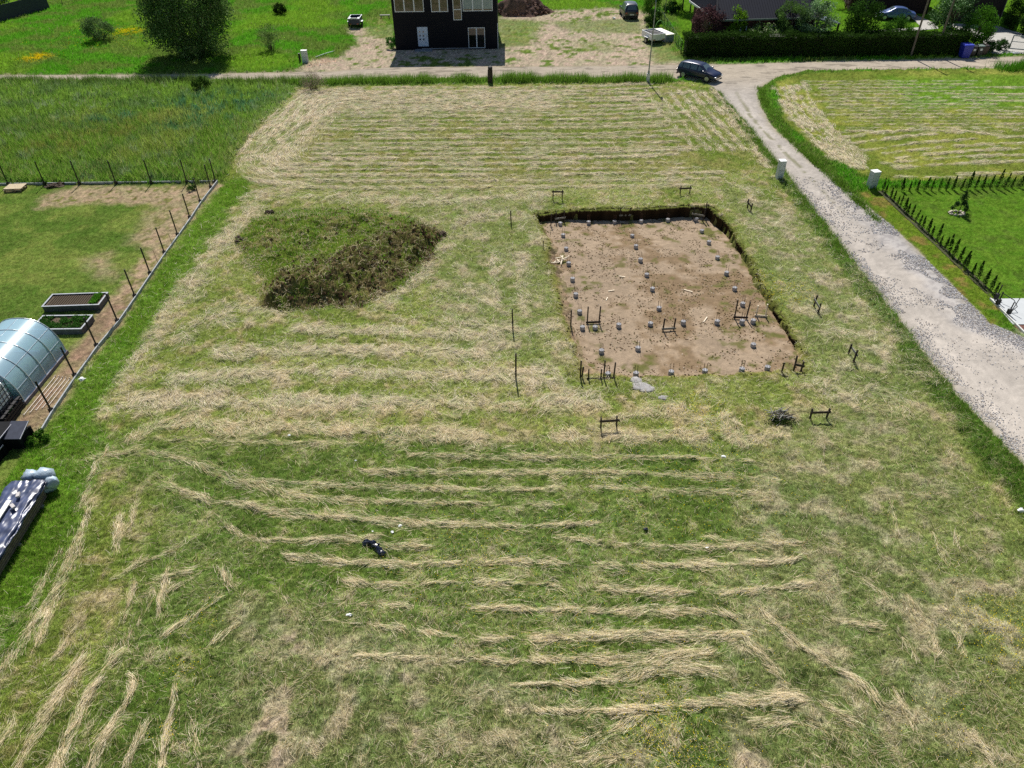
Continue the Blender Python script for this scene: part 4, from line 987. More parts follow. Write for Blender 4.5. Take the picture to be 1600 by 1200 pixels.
# ---------------- young conifers of the two hedge rows on the right
def conifer_mesh(seed, h=1.25, r=.17, n=230):
    z = np.sort(rng.random(n) ** .8) * h; a = rng.uniform(0, 2 * PI, n)
    rr = r * (1 - z / h) ** .6 * (.35 + .75 * rng.random(n)) * (.75 + .6 * (fbm(a * 2, z * 5, 1, 2, seed)))
    P = np.stack([np.cos(a) * rr, np.sin(a) * rr, z + .05], -1)
    c = np.array(lin(48, 74, 26))[None] * rng.uniform(.6, 1.6, n)[:, None]
    return P, c
PRO = []
for v in range(4):
    t = thing('young_conifer', 'x', 'conifer', (0, 0, 0), 0, 'young hedge conifers round the clipped lawn')
    P, c = conifer_mesh(700 + v, [1.3, 1.15, 1.4, 1.05][v], [.17, .15, .16, .15][v])
    leaf_cards(P, .11, c, 'crown', m_leaf, t, 1.0)
    MB().tube([(0, 0, -.05), (.01, 0, .6), (0, 0, 1.0)], [.02, .014, .006], 5).build('trunk', m_bark, t)
    PRO.append(t)
used = set()
def place_conifer(x, y, s, label):
    v = random.randrange(4)
    if v not in used:
        used.add(v); t = PRO[v]; t.location = (x, y, 0); t.scale = (s, s, s); t['label'] = label; t.rotation_euler = (random.gauss(0, .05), random.gauss(0, .05), random.uniform(0, 6))
    else: copy_thing(PRO[v], (x, y, 0), random.uniform(0, 6), label, (s * random.uniform(.9, 1.1), s * random.uniform(.9, 1.1), s)).rotation_euler[0] = random.gauss(0, .06)
cA = G(1378, 301); cB = G(1551, 463); nA = 27
for i in range(nA):
    f = i / (nA - 1)
    place_conifer(cA[0] + (cB[0] - cA[0]) * f + random.gauss(0, .04), cA[1] + (cB[1] - cA[1]) * f + random.gauss(0, .05), random.choice([.75, .85, .68, .6, .9]), f'young conifer in the row beside the track, {ordn(i)} from the grey cabinet')
cC = G(1388, 297); 
for i in range(19):
    p = G(1409 + i * 11.4, 299.5 - i * .38)
    place_conifer(p[0], p[1], random.choice([.75, .85, .68, .6, .95]), f'young conifer in the back row of the lawn, {ordn(i)} from the grey cabinet')
# dark watering hose line of soil under the diagonal row
b = MB(); b.slab([(cA[0] - .22, cA[1] + .2), (cA[0] + .2, cA[1] + .2), (cB[0] + .2, cB[1] - .2), (cB[0] - .22, cB[1] - .2)], -.02, .045)
props(b.build('planting_strip', mat('dark_bed', lin(52, 54, 26), .95, var=.4, scale=8, bump=.6)), kind='structure')
# small pine with stones
pp = G(1497, 333)
t = thing('young_pine', 'small loose pine ringed with pale stones alone on the clipped lawn', 'tree', (pp[0], pp[1], 0)); t.scale = (.85, .85, .8)
K = [(0, 0, 1.75, .12), (.02, 0, 1.5, .2), (-.02, .02, 1.3, .26), (.05, 0, 1.1, .24), (.3, .05, .85, .16), (-.35, 0, .85, .16), (.05, -.1, .8, .16), (.5, .1, .5, .16), (-.5, .05, .45, .16), (.35, -.2, .4, .18), (-.1, .3, .6, .18)]
PP = []; CC = []
for kx, ky, kz, kr in K:
    m_ = 130; o_ = rng.normal(0, kr * .5, (m_, 3)); PP.append(o_ + np.array([kx, ky, kz])); 
PP = np.concatenate(PP); PP[:, 2] = np.maximum(PP[:, 2], .05)
leaf_cards(PP, .1, np.array(lin(56, 80, 46))[None] * rng.uniform(.5, 1.4, len(PP))[:, None], 'crown', m_leaf, t, 1.0)
b = MB().tube([(0, 0, -.05), (.02, 0, .7), (0, 0, 1.6)], [.035, .025, .01], 6)
for k in K[4:]: b.tube([(0, 0, k[2] * .75), (k[0], k[1], k[2])], [.015, .008], 4)
b.build('trunk', m_bark, t)
for k in range(9):
    a = k * 2 * PI / 9; p = (pp[0] - .15 + math.cos(a) * .42, pp[1] - .1 + math.sin(a) * .3)
    o = MB().blob((0, 0, .05), (.13, .1, .08), k, 7, .2).build('stone', mat('pale_stone', lin(176, 168, 152), .85, var=.2), None, loc=(p[0], p[1], 0)); props(o, 'pale stone of the ring laid round the small pine on the lawn', 'stone', 'stones around the small pine')

# ================================================================== FENCED GARDEN, LEFT
m_post = mat('dark_post', lin(28, 30, 34), .5, metal=.3, var=.2)
m_conc = mat('concrete', lin(142, 146, 150), .85, var=.18, scale=7, bump=.2)
NP = [(16, 289), (72, 288.5), (126, 288), (182.5, 287.5), (237, 287.5), (292.5, 287), (337, 287)]
EP = [(330, 295.5), (313.7, 318), (297.5, 343), (278.5, 370), (258, 398), (235.7, 430.5), (212, 466), (185, 505), (152.5, 543.5), (118.7, 590.5), (82, 645)]
post0 = None
def fence_post(x, y, label, s=1.0):
    global post0
    if post0 is None:
        post0 = thing('fence_post', label, 'fence post', (x, y, 0), 0, 'slim dark fence posts without panels')
        MB().box(-.03, .03, -.025, .025, -.1, 1.72).build('shaft', m_post, post0)
        MB().box(-.034, .034, -.029, .029, 1.72, 1.745).build('cap', m_post, post0)
        b = MB().box(-.09, .09, -.06, -.03, 0, .26).box(-.09, .09, .03, .06, 0, .26); b.build('bracket', m_post, post0)
        post0.scale = (1, 1, s)
    else: copy_thing(post0, (x, y, 0), random.uniform(-.05, .05), label, (1, 1, s))
for i, p in enumerate(NP):
    P = G(*p); fence_post(P[0], 48.25, f'dark fence post on the back kerb, {ordn(i)} from the left picture edge')
KE = []
for i, p in enumerate(EP):
    P = G(*p); KE.append(P); fence_post(P[0], P[1], f'dark fence post on the side kerb, {ordn(i)} from the far corner')
def kerb(name, label, pts, h=.17, w=.06):
    t = thing(name, label, 'kerb', (pts[0][0], pts[0][1], 0))
    b = MB()
    for a, c in zip(pts[:-1], pts[1:]):
        L = math.hypot(c[0] - a[0], c[1] - a[1]); n = max(1, round(L / 2.5))
        for i in range(n):
            f0 = i / n + .004; f1 = (i + 1) / n - .004
            q0 = (a[0] + (c[0] - a[0]) * f0 - pts[0][0], a[1] + (c[1] - a[1]) * f0 - pts[0][1], h / 2); q1 = (a[0] + (c[0] - a[0]) * f1 - pts[0][0], a[1] + (c[1] - a[1]) * f1 - pts[0][1], h / 2)
            b.bar(q0, q1, w, h)
    b.build('concrete_boards', m_conc, t); return t
kx = [(-20.62, 48.33)] + [(p[0] + .09, p[1]) for p in KE[1:]] + [(G(60, 682)[0] + .09, G(60, 682)[1])]
kerb('garden_kerb', 'grey concrete board kerb running towards the camera along the right side of the garden', kx, .2)
kerb('garden_kerb', 'grey concrete board kerb along the back of the garden', [(-37.5, 48.33), (-20.75, 48.33)], .17)
P = G(53, 679); t = thing('short_post', 'short dark stub post at the near end of the side kerb', 'post', (P[0], P[1], 0)); MB().box(-.04, .04, -.04, .04, -.1, .45).build('shaft', m_post, t, bevel=.008); MB().box(-.045, .045, -.045, .045, .45, .47).build('cap', m_post, t)
for i, (p, q, lb) in enumerate([((268.7, 380), (264.5, 366), 'thin metal rod beside the fourth side fence post'), ((248, 414), (240, 390), 'thin metal rod beside the fifth side fence post')]):
    P = G(*p); o = MB().tube([(0, 0, -.05), (-.03, .02, height_at(P, *q))], .012, 6).build('marker_rod', m_post, None, loc=(P[0], P[1], 0)); props(o, lb, 'rod', 'thin rods in the garden')
# raised beds
m_bedside = mat('bed_board', lin(70, 72, 78), .6, var=.25, scale=5); m_rim = mat('bed_rim', lin(150, 154, 160), .5, var=.15); m_bedsoil = mat('bed_soil', lin(78, 66, 50), .95, var=.4, scale=14, bump=.9)
def raised_bed(label, c0, c1, d, plants):
    P0 = G(*c0); P1 = G(*c1); L = P1[0] - P0[0]
    t = thing('raised_bed', label, 'raised bed', (P0[0], P0[1], 0), math.atan2(P1[1] - P0[1], L), 'raised vegetable beds')
    h = .34
    b = MB().box(0, L, 0, .04, 0, h).box(0, L, d - .04, d, 0, h).box(0, .04, .04, d - .04, 0, h).box(L - .04, L, .04, d - .04, 0, h); b.build('side_boards', m_bedside, t)
    b = MB().box(-.03, L + .03, -.03, .05, h, h + .03).box(-.03, L + .03, d - .05, d + .03, h, h + .03).box(-.03, .05, .05, d - .05, h, h + .03).box(L - .05, L + .03, .05, d - .05, h, h + .03); b.build('rim', m_rim, t)
    MB().box(.04, L - .04, .04, d - .04, 0, h - .05).build('soil', m_bedsoil, t)
    if plants == 'rows':
        b = MB()
        for i in range(17): b.bar((.2 + i * (L * .72) / 17, .12, h - .045), (.2 + i * (L * .72) / 17, d - .12, h - .04), .06, .05)
        b.build('seed_rows', mat('dug_soil', lin(60, 50, 38), .95, var=.3, scale=20, bump=.8), t)
        n = 700; P = np.stack([rng.uniform(L * .8, L * .93, n), rng.uniform(.1, d - .1, n), h + rng.uniform(-.05, .12, n)], -1)
        leaf_cards(P, .09, np.array(lin(86, 140, 40))[None] * rng.uniform(.6, 1.4, n)[:, None], 'plants', m_leaf, t)
    else:
        n = 5200; P = np.stack([rng.uniform(.08, L - .08, n), rng.uniform(.08, d - .08, n), h + rng.uniform(-.05, .09, n)], -1)
        k = fbm(P[:, 0], P[:, 1], .25, 2, 611) > .4; P = P[k]; n = len(P)
        leaf_cards(P, .07, np.array(lin(66, 108, 44))[None] * rng.uniform(.5, 1.4, n)[:, None], 'plants', m_leaf, t)
raised_bed('grey raised bed of bare dark soil with a few green plants at its right end', (70, 488), (158, 485), 1.22, 'rows')
raised_bed('grey raised bed filled with low green seedlings, nearest the greenhouse', (52, 524), (131, 523), 1.25, 'full')
# planting row bar beside greenhouse: low timber edging
# greenhouse
m_poly = clear_mat('polycarbonate', lin(176, 212, 232), .5, .3); m_alu = mat('aluminium', lin(196, 202, 206), .35, metal=.6, var=.05)
gx1 = -21.42; gy1 = 27.85; gy0 = 24.05; gw = 3.0; ghh = 2.05
t = thing('greenhouse', 'arched clear plastic greenhouse with white ribs at the left edge', 'greenhouse', (gx1 - gw / 2, gy0, 0))
def arch(yy, r=.0, n=22, wall=.0):
    pts = []
    for i in range(n + 1):
        a = PI * i / n; cx = math.cos(a); sz = math.sin(a)
        pts.append(((gw / 2 + r) * math.copysign(abs(cx) ** .8, cx), yy, .18 + (ghh - .18 + r) * sz ** .85))
    return pts
Lg = gy1 - gy0; b = MB(); A = arch(0); B = arch(Lg)
me = bpy.data.meshes.new('cover'); vs = A + B; nn = len(A); me.from_pydata(vs, [], [(i, i + 1, i + 1 + nn, i + nn) for i in range(nn - 1)])
for p in me.polygons: p.use_smooth = True
link('cover', me, m_poly, t)
for yy, nm in [(0, 'near_gable'), (Lg, 'far_gable')]:
    me = bpy.data.meshes.new('gable'); me.from_pydata(arch(yy), [], [tuple(range(nn))]); link('gable_panel', me, m_poly, t)
b = MB()
for i in range(5): b.tube(arch(Lg * i / 4, .012), .018, 6)
for k in range(2, nn - 2, 3): b.tube([A[k], B[k]], .012, 5)
b.tube([A[0], B[0]], .02, 5); b.tube([A[-1], B[-1]], .02, 5)
for yy in (0, Lg):
    b.tube([(-.42, yy, .1), (-.42, yy, 2.0)], .016, 5); b.tube([(.42, yy, .1), (.42, yy, 2.0)], .016, 5); b.tube([(-1.3, yy, 1.2), (1.3, yy, 1.2)], .014, 5)
b.build('ribs', m_alu, t)
b = MB().box(-gw / 2 - .06, -gw / 2 + .06, -.05, Lg + .05, 0, .18).box(gw / 2 - .06, gw / 2 + .06, -.05, Lg + .05, 0, .18).box(-gw / 2 + .06, gw / 2 - .06, -.05, .05, 0, .18).box(-gw / 2 + .06, gw / 2 - .06, Lg - .05, Lg + .05, 0, .18)
b.build('base_frame', mat('weathered_timber', lin(104, 98, 104), .8, var=.25, scale=8), t)
b = MB().slab([(-1.4, .1), (-.5, .1), (-.5, Lg - .1), (-1.4, Lg - .1)], 0, .12).slab([(.5, .1), (1.4, .1), (1.4, Lg - .1), (.5, Lg - .1)], 0, .12); b.build('soil', m_bedsoil, t)
n = 2200; P = np.stack([np.where(rng.random(n) < .5, rng.uniform(-1.35, -.55, n), rng.uniform(.55, 1.35, n)), rng.uniform(.2, Lg - .2, n), rng.uniform(.12, .5, n)], -1)
leaf_cards(P, .12, np.array(lin(70, 120, 44))[None] * rng.uniform(.5, 1.3, n)[:, None], 'plants', m_leaf, t)
# seed strings on the bare soil between greenhouse and kerb
m_cord = mat('white_cord', lin(208, 200, 190), .7, var=.05)
for i in range(5):
    x_ = -21.1 + i * .19; y0_ = 23.3 + i * .15; t = thing('row_cord', f'white string stretched over bare soil, {ordn(i)} of five from the greenhouse', 'string', (x_, y0_, 0), 0, 'white strings marking seed rows')
    MB().bar((0, 0, .05), (.02, 2.7 - i * .2, .05), .02, .01).build('cord', m_cord, t)
    MB().box(-.012, .012, -.03, 0, -.03, .1).box(.008, .032, 2.7 - i * .2, 2.73 - i * .2, -.03, .1).build('peg', m_cord, t)
# IBC tank on a dark timber platform
P = G(10, 668); px0 = P[0]; py0 = P[1]
m_black = mat('black_timber', lin(30, 29, 32), .7, var=.3, scale=9)
t = thing('timber_platform', 'dark slatted timber platform carrying the caged water tank', 'platform', (px0 - .6, py0 + .6, 0), .04)
b = MB()
for i in range(5): b.box(-.75, .75, -.75 + i * .31, -.75 + i * .31 + .26, .56, .60)
b.build('deck', m_black, t)
b = MB()
for sx in (-.7, .7):
    for z_ in (.05, .2, .35): b.box(sx - .03, sx + .03, -.74, .76, z_, z_ + .11)
for z_ in (.05, .2, .35): b.box(-.66, .66, -.74, -.70, z_, z_ + .11)
for sx in (-.62, .62):
    for sy in (-.66, .68): b.box(sx - .04, sx + .04, sy - .04, sy + .04, 0, .56)
b.build('frame', m_black, t)
tk = thing('water_tank', 'white caged liquid tank standing on the dark platform at the end of the greenhouse', 'tank', (px0 - .6, py0 + .62, .60), .04)
MB().box(-.56, .56, -.46, .46, .14, 1.02).build('container', mat('white_plastic', lin(208, 216, 222), .35, var=.05), tk, smooth=False, bevel=.07)
MB().tube([(0, 0, 1.0), (0, 0, 1.07)], .11, 14).build('lid', mat('dark_plastic', lin(30, 32, 36), .4, var=.1), tk)
b = MB()
for i in range(7):
    xx = -.6 + i * .2
    for sy in (-.5, .5): b.bar((xx, sy, .12), (xx, sy, 1.05), .022)
for i in range(5):
    yy = -.5 + i * .25
    for sx in (-.6, .6): b.bar((sx, yy, .12), (sx, yy, 1.05), .022)
for z_ in (.14, .36, .58, .8, 1.04):
    for sy in (-.5, .5): b.bar((-.6, sy, z_), (.6, sy, z_), .022)
    for sx in (-.6, .6): b.bar((sx, -.5, z_), (sx, .5, z_), .022)
for sy in (-.2, .2): b.bar((-.6, sy, 1.05), (.6, sy, 1.05), .05, .02)
b.build('cage', mat('cage_steel', lin(64, 70, 82), .45, metal=.5, var=.1), tk)
b = MB()
for i in range(5): b.box(-.6, .6, -.5 + i * .22, -.5 + i * .22 + .12, .09, .115)
for xx in (-.52, 0, .52): b.box(xx - .05, xx + .05, -.5, .5, 0, .09)
b.build('pallet', m_black, tk)
# black compost bins
m_bin = mat('bin_board', lin(20, 21, 24), .8, var=.3, scale=6, spec=.15); m_lid = mat('bin_lid', lin(58, 62, 74), .7, var=.15, spec=.2); m_lt = mat('edge_trim', lin(170, 170, 178), .5, var=.1)
def comp_bin(label, x, y, w, d, h0, h1, rz=0.):
    t = thing('compost_bin', label, 'compost bin', (x, y, 0), rz, 'black slatted garden bins')
    b = MB()
    for k in range(6):
        z0 = .02 + k * h0 / 6; z1 = z0 + h0 / 6 - .03
        b.box(0, w, 0, .03, z0, z1).box(0, w, d - .03, d, z0, z1).box(0, .03, .03, d - .03, z0, z1).box(w - .03, w, .03, d - .03, z0, z1)
    b.box(.035, w - .035, .035, d - .035, 0, h0 * .9)
    b.build('slats', m_bin, t)
    b = MB()
    for xx in (0, w):
        for yy in (0, d): b.box(xx - .045, xx + .045, yy - .045, yy + .045, 0, h0)
    b.build('posts', m_bin, t)
    MB().add([(-.06, -.06, h0), (w + .06, -.06, h0), (w + .06, d + .06, h1), (-.06, d + .06, h1), (-.06, -.06, h0 + .03), (w + .06, -.06, h0 + .03), (w + .06, d + .06, h1 + .03), (-.06, d + .06, h1 + .03)], [(0, 3, 2, 1), (4, 5, 6, 7), (0, 1, 5, 4), (1, 2, 6, 5), (2, 3, 7, 6), (3, 0, 4, 7)]).build('lid', m_lid if h1 > h0 else m_bin, t)
    b = MB(); b.box(w + .065, w + .08, -.06, .0, h0 + .0, h0 + .04); b.bar((w + .075, -.06, h0 + .02), (w + .075, d + .06, h1 + .02), .02, .035); b.build('trim', m_lt, t)
Pb = G(41, 703)
comp_bin('black slatted bin with small grey sloping lid near the stub post', Pb[0] - .6, Pb[1] + .02, .58, .72, .62, .85)
comp_bin('flat-topped black bin directly left of the one with the sloping lid', Pb[0] - 1.35, Pb[1] - .18, .68, .95, .80, .80)
comp_bin('second flat black bin cut off by the left picture edge', Pb[0] - 2.15, Pb[1] - .35, .72, 1.0, .80, .80)
comp_bin('low black bin in front of the taller ones at the left picture edge', Pb[0] - 1.5, Pb[1] - 1.15, .85, .85, .5, .5)
# pallets
m_pal = mat('pale_wood', lin(198, 182, 152), .8, var=.2, scale=9)
P = G(19, 302)
for k in range(2):
    t = thing('pallet', ['lower pale wooden pallet at the back kerb of the garden', 'upper pale wooden pallet of the stack at the back kerb'][k], 'pallet', (P[0] + .05 * k, P[1] + .5, .14 * k + .03), .06 * k, 'pallets stacked by the back kerb')
    b = MB()
    for i in range(6): b.box(-.6, .6, -.4 + i * .15, -.4 + i * .15 + .09, .10, .122)
    b.build('deck_boards', m_pal, t); b = MB()
    for sx in (-.55, 0, .55):
        for sy in (-.35, 0, .38): b.box(sx - .05, sx + .05, sy - .05, sy + .05, .02, .10)
    for sy in (-.35, 0, .38): b.box(-.6, .6, sy - .05, sy + .05, 0, .02)
    b.build('blocks', mat('pallet_block', lin(120, 100, 78), .85, var=.2), t)

# ---------------- covered timber stack
Pa = G(78, 776); Pc = G(-40, 975)
ax_ = Vector((Pc[0] - Pa[0], Pc[1] - Pa[1], 0)); rz_ = math.atan2(ax_.y, ax_.x)
LS = 6.8; WS = 1.08; HS = .75
t = thing('timber_stack', 'long stack of boards under wrinkled dark blue foil at the left edge', 'timber stack', (Pa[0], Pa[1], 0), rz_)
b = MB(); m_bd = mat('stack_board', lin(112, 98, 82), .85, var=.3, scale=6)
for k in range(6):
    for j in range(6): b.box(random.uniform(0, .15), LS - random.uniform(0, .2), -WS + j * WS / 6 + .01, -WS + (j + 1) * WS / 6 - .01, .12 + k * .1, .12 + k * .1 + .075)
b.build('boards', m_bd, t)
b = MB()
for xx in (.5, 2.3, 4.2, 6.1): b.box(xx, xx + .12, -WS - .05, .05, 0, .12)
b.build('bearers', mat('bearer', lin(140, 136, 128), .9, var=.2), t)
nx_, ny_ = 150, 46
xs_ = np.linspace(-.12, LS + .1, nx_); vv = np.linspace(0, 1, ny_)
X_, V_ = np.meshgrid(xs_, vv)
prof = V_ * (WS + 1.05) - .52
Yl = np.clip(prof, 0, WS) ; over0 = np.clip(-prof, 0, 1) * .45; over1 = np.clip(prof - WS, 0, 1)
fold = fbm(X_ * .28, prof * 2.6 + .3 * np.sin(X_ * 1.3), .35, 3, 801); fold2 = fbm(X_ * .5, prof, .2, 2, 803)
Zt = HS + .09 + (fold - .5) * .07 - np.abs(fbm(X_ * .45 + prof * .4, prof * 1.6, .36, 4, 811) - .5) * .17 - np.abs(fold2 - .5) * .1 - np.where(over0 > 0, over0 * .95, 0) - np.where(over1 > 0, over1 * .95, 0)
Yt = Yl + np.where(over1 > 0, .07 + (fold - .4) * .22, 0) - np.where(over0 > 0, .07 + (fold - .4) * .22, 0)
hang = (fbm(X_ * 1.0, X_ * 0, .5, 2, 805) - .5) * .25
Zt = Zt + hang * (over0 + over1)
Vt = np.stack([X_, -Yt, Zt], -1).reshape(-1, 3); idq = np.arange(nx_ * ny_).reshape(ny_, nx_)
me = np_mesh('foil', Vt, np.stack([idq[:-1, :-1], idq[:-1, 1:], idq[1:, 1:], idq[1:, :-1]], -1).reshape(-1, 4), None, True)
m_foil = mat('dark_foil', lin(58, 66, 92), .36, var=.5, scale=2.2, spec=.5)
link('foil_cover', me, m_foil, t)
def at_stack(u_, v_, z_):
    q = Matrix.Rotation(rz_, 4, 'Z') @ Vector((u_, -v_, z_)); return (Pa[0] + q.x, Pa[1] + q.y, q.z)
p = at_stack(3.6, .62, HS + .17)
t = MB().box(-2.6, 2.2, -.09, .09, 0, .035).build('white_plank', mat('white_board', lin(222, 220, 210), .6, var=.08), None, loc=p); t.rotation_euler = (0, 0, rz_); props(t, 'long white plank holding down the foil on the timber stack', 'plank')
for i, (u_, v_, a, lb) in enumerate([(.75, .42, .3, 'brick at the far end of the foil-covered stack'), (1.3, .35, .8, 'second brick on the foil behind the white plank'), (1.5, 1.0, 1.2, 'light brick lying near the left edge of the foil, nearest the bags'), (2.2, 1.12, .2, 'pair brick left of the white plank, upper'), (2.5, 1.0, 1.3, 'pair brick left of the white plank, lower'), (3.0, .35, 1.0, 'brick on the foil right of the white plank')]):
    p = at_stack(u_, v_, HS + .16); o = MB().box(-.12, .12, -.06, .06, 0, .08).build('brick', mat('grey_brick', lin(172, 168, 166), .85, var=.15, scale=12), None, bevel=.008, loc=p); o.rotation_euler = (0, 0, rz_ + a); props(o, lb, 'brick', 'bricks weighing down the foil')
t = thing('plastic_bag', 'stuffed pale translucent plastic bags heaped at the far end of the timber stack', 'bag', (Pa[0] - .28, Pa[1] + .35, 0))
b = MB()
for i, (dx, dy, dz, r_) in enumerate([(-.42, .12, .6, .34), (.12, .14, .64, .36), (.36, -.08, .5, .3), (-.15, .25, .3, .42), (.15, -.05, .35, .4)]): b.blob((dx, dy, dz), (r_, r_ * .85, r_ * .85), 900 + i, 14, .16)
b.build('bag_skin', mat('bag_film', lin(150, 166, 180), .35, var=.35, scale=4, spec=.6, bump=1.), t, True)
MB().blob((-.12, .0, .62), (.16, .12, .1), 77, 10, .3).build('knot', mat('bag_dark', lin(50, 60, 80), .35, var=.3), t, True)
# ================================================================== FOUNDATION PILES AND SETTING-OUT FRAMES
m_pile = mat('pile_concrete', lin(150, 150, 152), .9, var=.2, scale=12, bump=.3); m_bar_ = mat('rebar', lin(70, 48, 38), .75, metal=.3, var=.3, scale=20)
m_top = mat('pile_top', lin(140, 140, 143), .85, var=.12, scale=10)
PILES = {
 'left column': [(875.5, 348.3), (880, 366.3), (884.7, 387), (888.7, 410.8), (894.7, 435.5), (899.7, 459.7), (905.8, 485.6), (910.2, 511)],
 'middle column': [(988.2, 367), (993.8, 384.2), (1001, 405), (1010.8, 428), (1019.7, 450.3), (1030, 480)],
 'right column': [(1097, 359.7), (1108, 377.5), (1121.3, 400.8), (1135.5, 425.8), (1148.3, 449.7), (1160.8, 474.2)],
 'back row': [(919.7, 347), (960.5, 345.3), (1001.7, 344.7), (1043.7, 342.5), (1088.5, 341.7)],
 'row of the near third': [(930, 510), (967, 507.4), (1016.6, 505), (1067.8, 502.7), (1120.7, 502), (1159.8, 501.6), (1177.2, 500.6)],
 'scattered near piles': [(940, 547), (997, 543), (1177.5, 537.3)],
 'front row': [(950, 583), (993.8, 582.4), (1049, 581), (1101.8, 578), (1159.6, 576.4), (1199.6, 573.4)]}
def make_pile(label, loc):
    t = thing('foundation_pile', label, 'foundation pile', loc, 0, 'concrete piles in the excavation')
    b = MB(); b.tube([(0, 0, -.25), (0, 0, .17), (0, 0, .19)], [.135, .13, .125], 16); b.build('shaft', m_pile, t, False)
    b = MB(); b.tube([(0, 0, .19), (0, 0, .2)], [.122, .118], 16); b.build('top_face', m_top, t)
    for k in range(4):
        a = PI / 4 + k * PI / 2; x_ = .085 * math.cos(a); y_ = .085 * math.sin(a)
        MB().tube([(x_, y_, .15), (x_ + random.gauss(0, .012), y_ + random.gauss(0, .012), .62 + random.uniform(-.06, .06))], .007, 5).build('rebar', m_bar_, t)
    return t
pile0 = None
for col_, pts in PILES.items():
    for i, p in enumerate(pts):
        P = GPit(p[0], p[1], .16)
        side = 'from the back' if 'column' in col_ else 'from the left'
        lab = f'round concrete pile with rebars, {ordn(i)} {side} in the {col_}'
        s_ = random.uniform(.85, 1.12)
        if pile0 is None: pile0 = make_pile(lab, P)
        else: copy_thing(pile0, P, random.uniform(0, 1.5), lab, (1, 1, s_))
m_dark = mat('dark_stake', lin(48, 40, 34), .85, var=.35, scale=12); m_grey = mat('grey_board', lin(112, 112, 106), .8, var=.25, scale=9); m_new = mat('new_wood', lin(206, 194, 172), .75, var=.15, scale=9)
def frame(label, b0, b1, t0, t1, board, mt=None, mb_=None, pit=False, group='timber setting-out frames'):
    """two stakes and a cross board; b=foot pixels, t=top pixels, board = height share"""
    mt = mt or m_dark; mb_ = mb_ or m_dark
    if pit: A = GPit(*b0); B = GPit(*b1)
    else:
        a = G(*b0); c = G(*b1); A = (a[0], a[1], 0.); B = (c[0], c[1], 0.)
    hA = height_at(A, *t0) - A[2]; hB = height_at(B, *t1) - B[2]
    t = thing('setting_out_frame', label, 'timber frame', A, 0, group)
    dx, dy, dz = B[0] - A[0], B[1] - A[1], B[2] - A[2]
    MB().bar((0, 0, -.15), (random.gauss(0, .02), random.gauss(0, .02), hA), .07, .055, (dx, dy, 0.01)).build('stake', mt, t)
    MB().bar((dx, dy, dz - .15), (dx + random.gauss(0, .02), dy + random.gauss(0, .02), dz + hB), .07, .055, (dx, dy, 0.01)).build('stake', mt, t)
    L = math.hypot(dx, dy); ex, ey = dx / L * .08, dy / L * .08; nx_2, ny_2 = -dy / L * .05, dx / L * .05
    if ny_2 > 0: nx_2, ny_2 = -nx_2, -ny_2
    za = hA * board; zb = dz + hB * board
    MB().bar((-ex + nx_2, -ey + ny_2, za), (dx + ex + nx_2, dy + ey + ny_2, zb), .028, .11).build('cross_board', mb_, t)
    return t
frame('small dark frame on the grass behind the excavation, the left of two', (863.7, 313.3), (878.5, 313.3), (863.5, 296.5), (878.3, 296.5), .84)
frame('small dark frame on the grass behind the excavation, the right of two', (1062, 304.5), (1077, 304), (1062.5, 290), (1077.5, 289.5), .72)
frame('narrow dark frame seen end-on near the gravel track behind the pit corner', (1167.5, 326), (1172.5, 332), (1169.3, 311), (1173.8, 318), .7)
frame('narrow dark frame seen end-on right of the excavation, upper of two', (1270.7, 480.4), (1278, 490), (1274, 461.5), (1281, 474), .66, mb_=m_grey)
frame('narrow dark frame seen end-on right of the excavation, lower of two', (1325, 553), (1332.8, 567.5), (1328.3, 538), (1337.5, 547.5), .66, mb_=m_grey)
frame('big dark frame beside the brushwood heap', (1265.4, 655.6), (1290.3, 655), (1268.5, 639), (1294.3, 638), .72)
frame('dark frame on pale hay in front of the excavation', (938.6, 672), (963.4, 671), (939.8, 652), (964.4, 650.5), .75)
frame('tall-legged frame with a low board around the left near piles in the pit', (917.4, 505.5), (935.8, 504.7), (920, 479), (938.2, 478.5), .1, pit=True)
frame('tall-legged frame with a pale low board in the middle near part of the pit', (1035.6, 516.4), (1052.4, 515.6), (1037.6, 498), (1054.4, 497), .18, mb_=m_grey, pit=True)
frame('tallest frame with a low board around the right near piles in the pit', (1147.5, 497.5), (1165.6, 498), (1154, 468.5), (1170.5, 471.5), .1, pit=True)
frame('frame of new pale wood leaning at the right rim of the pit', (1181, 493.5), (1196, 494.8), (1185.2, 478), (1196.5, 476), .08, m_new, m_new, pit=True)
frame('dark frame in the shaded back left corner of the pit', (868.5, 348), (881, 347), (866, 331.5), (880, 329), .4, mb_=m_grey, pit=True)
frame('dark frame at the shaded back edge of the pit, second from the left', (968.5, 344), (983, 343.5), (966.5, 324.5), (981.8, 324.5), .42, mb_=m_grey, pit=True)
frame('dark frame at the shaded back edge of the pit near its right corner', (1082, 342), (1098, 346), (1079, 324), (1097.5, 325), .45, mb_=m_grey, pit=True)
frame('low frame at the front left edge of the pit, the left pair of stakes', (919.4, 592), (938.6, 592), (920.2, 577), (939.6, 576.3), .08)
frame('taller frame at the front left edge of the pit, the right pair of stakes', (943, 591.5), (958.6, 591), (943.6, 564.3), (960, 566.6), .06)
frame('dark frame at the front right corner of the pit', (1240, 579.5), (1251.6, 578.5), (1245, 556.5), (1254.8, 565), .5)
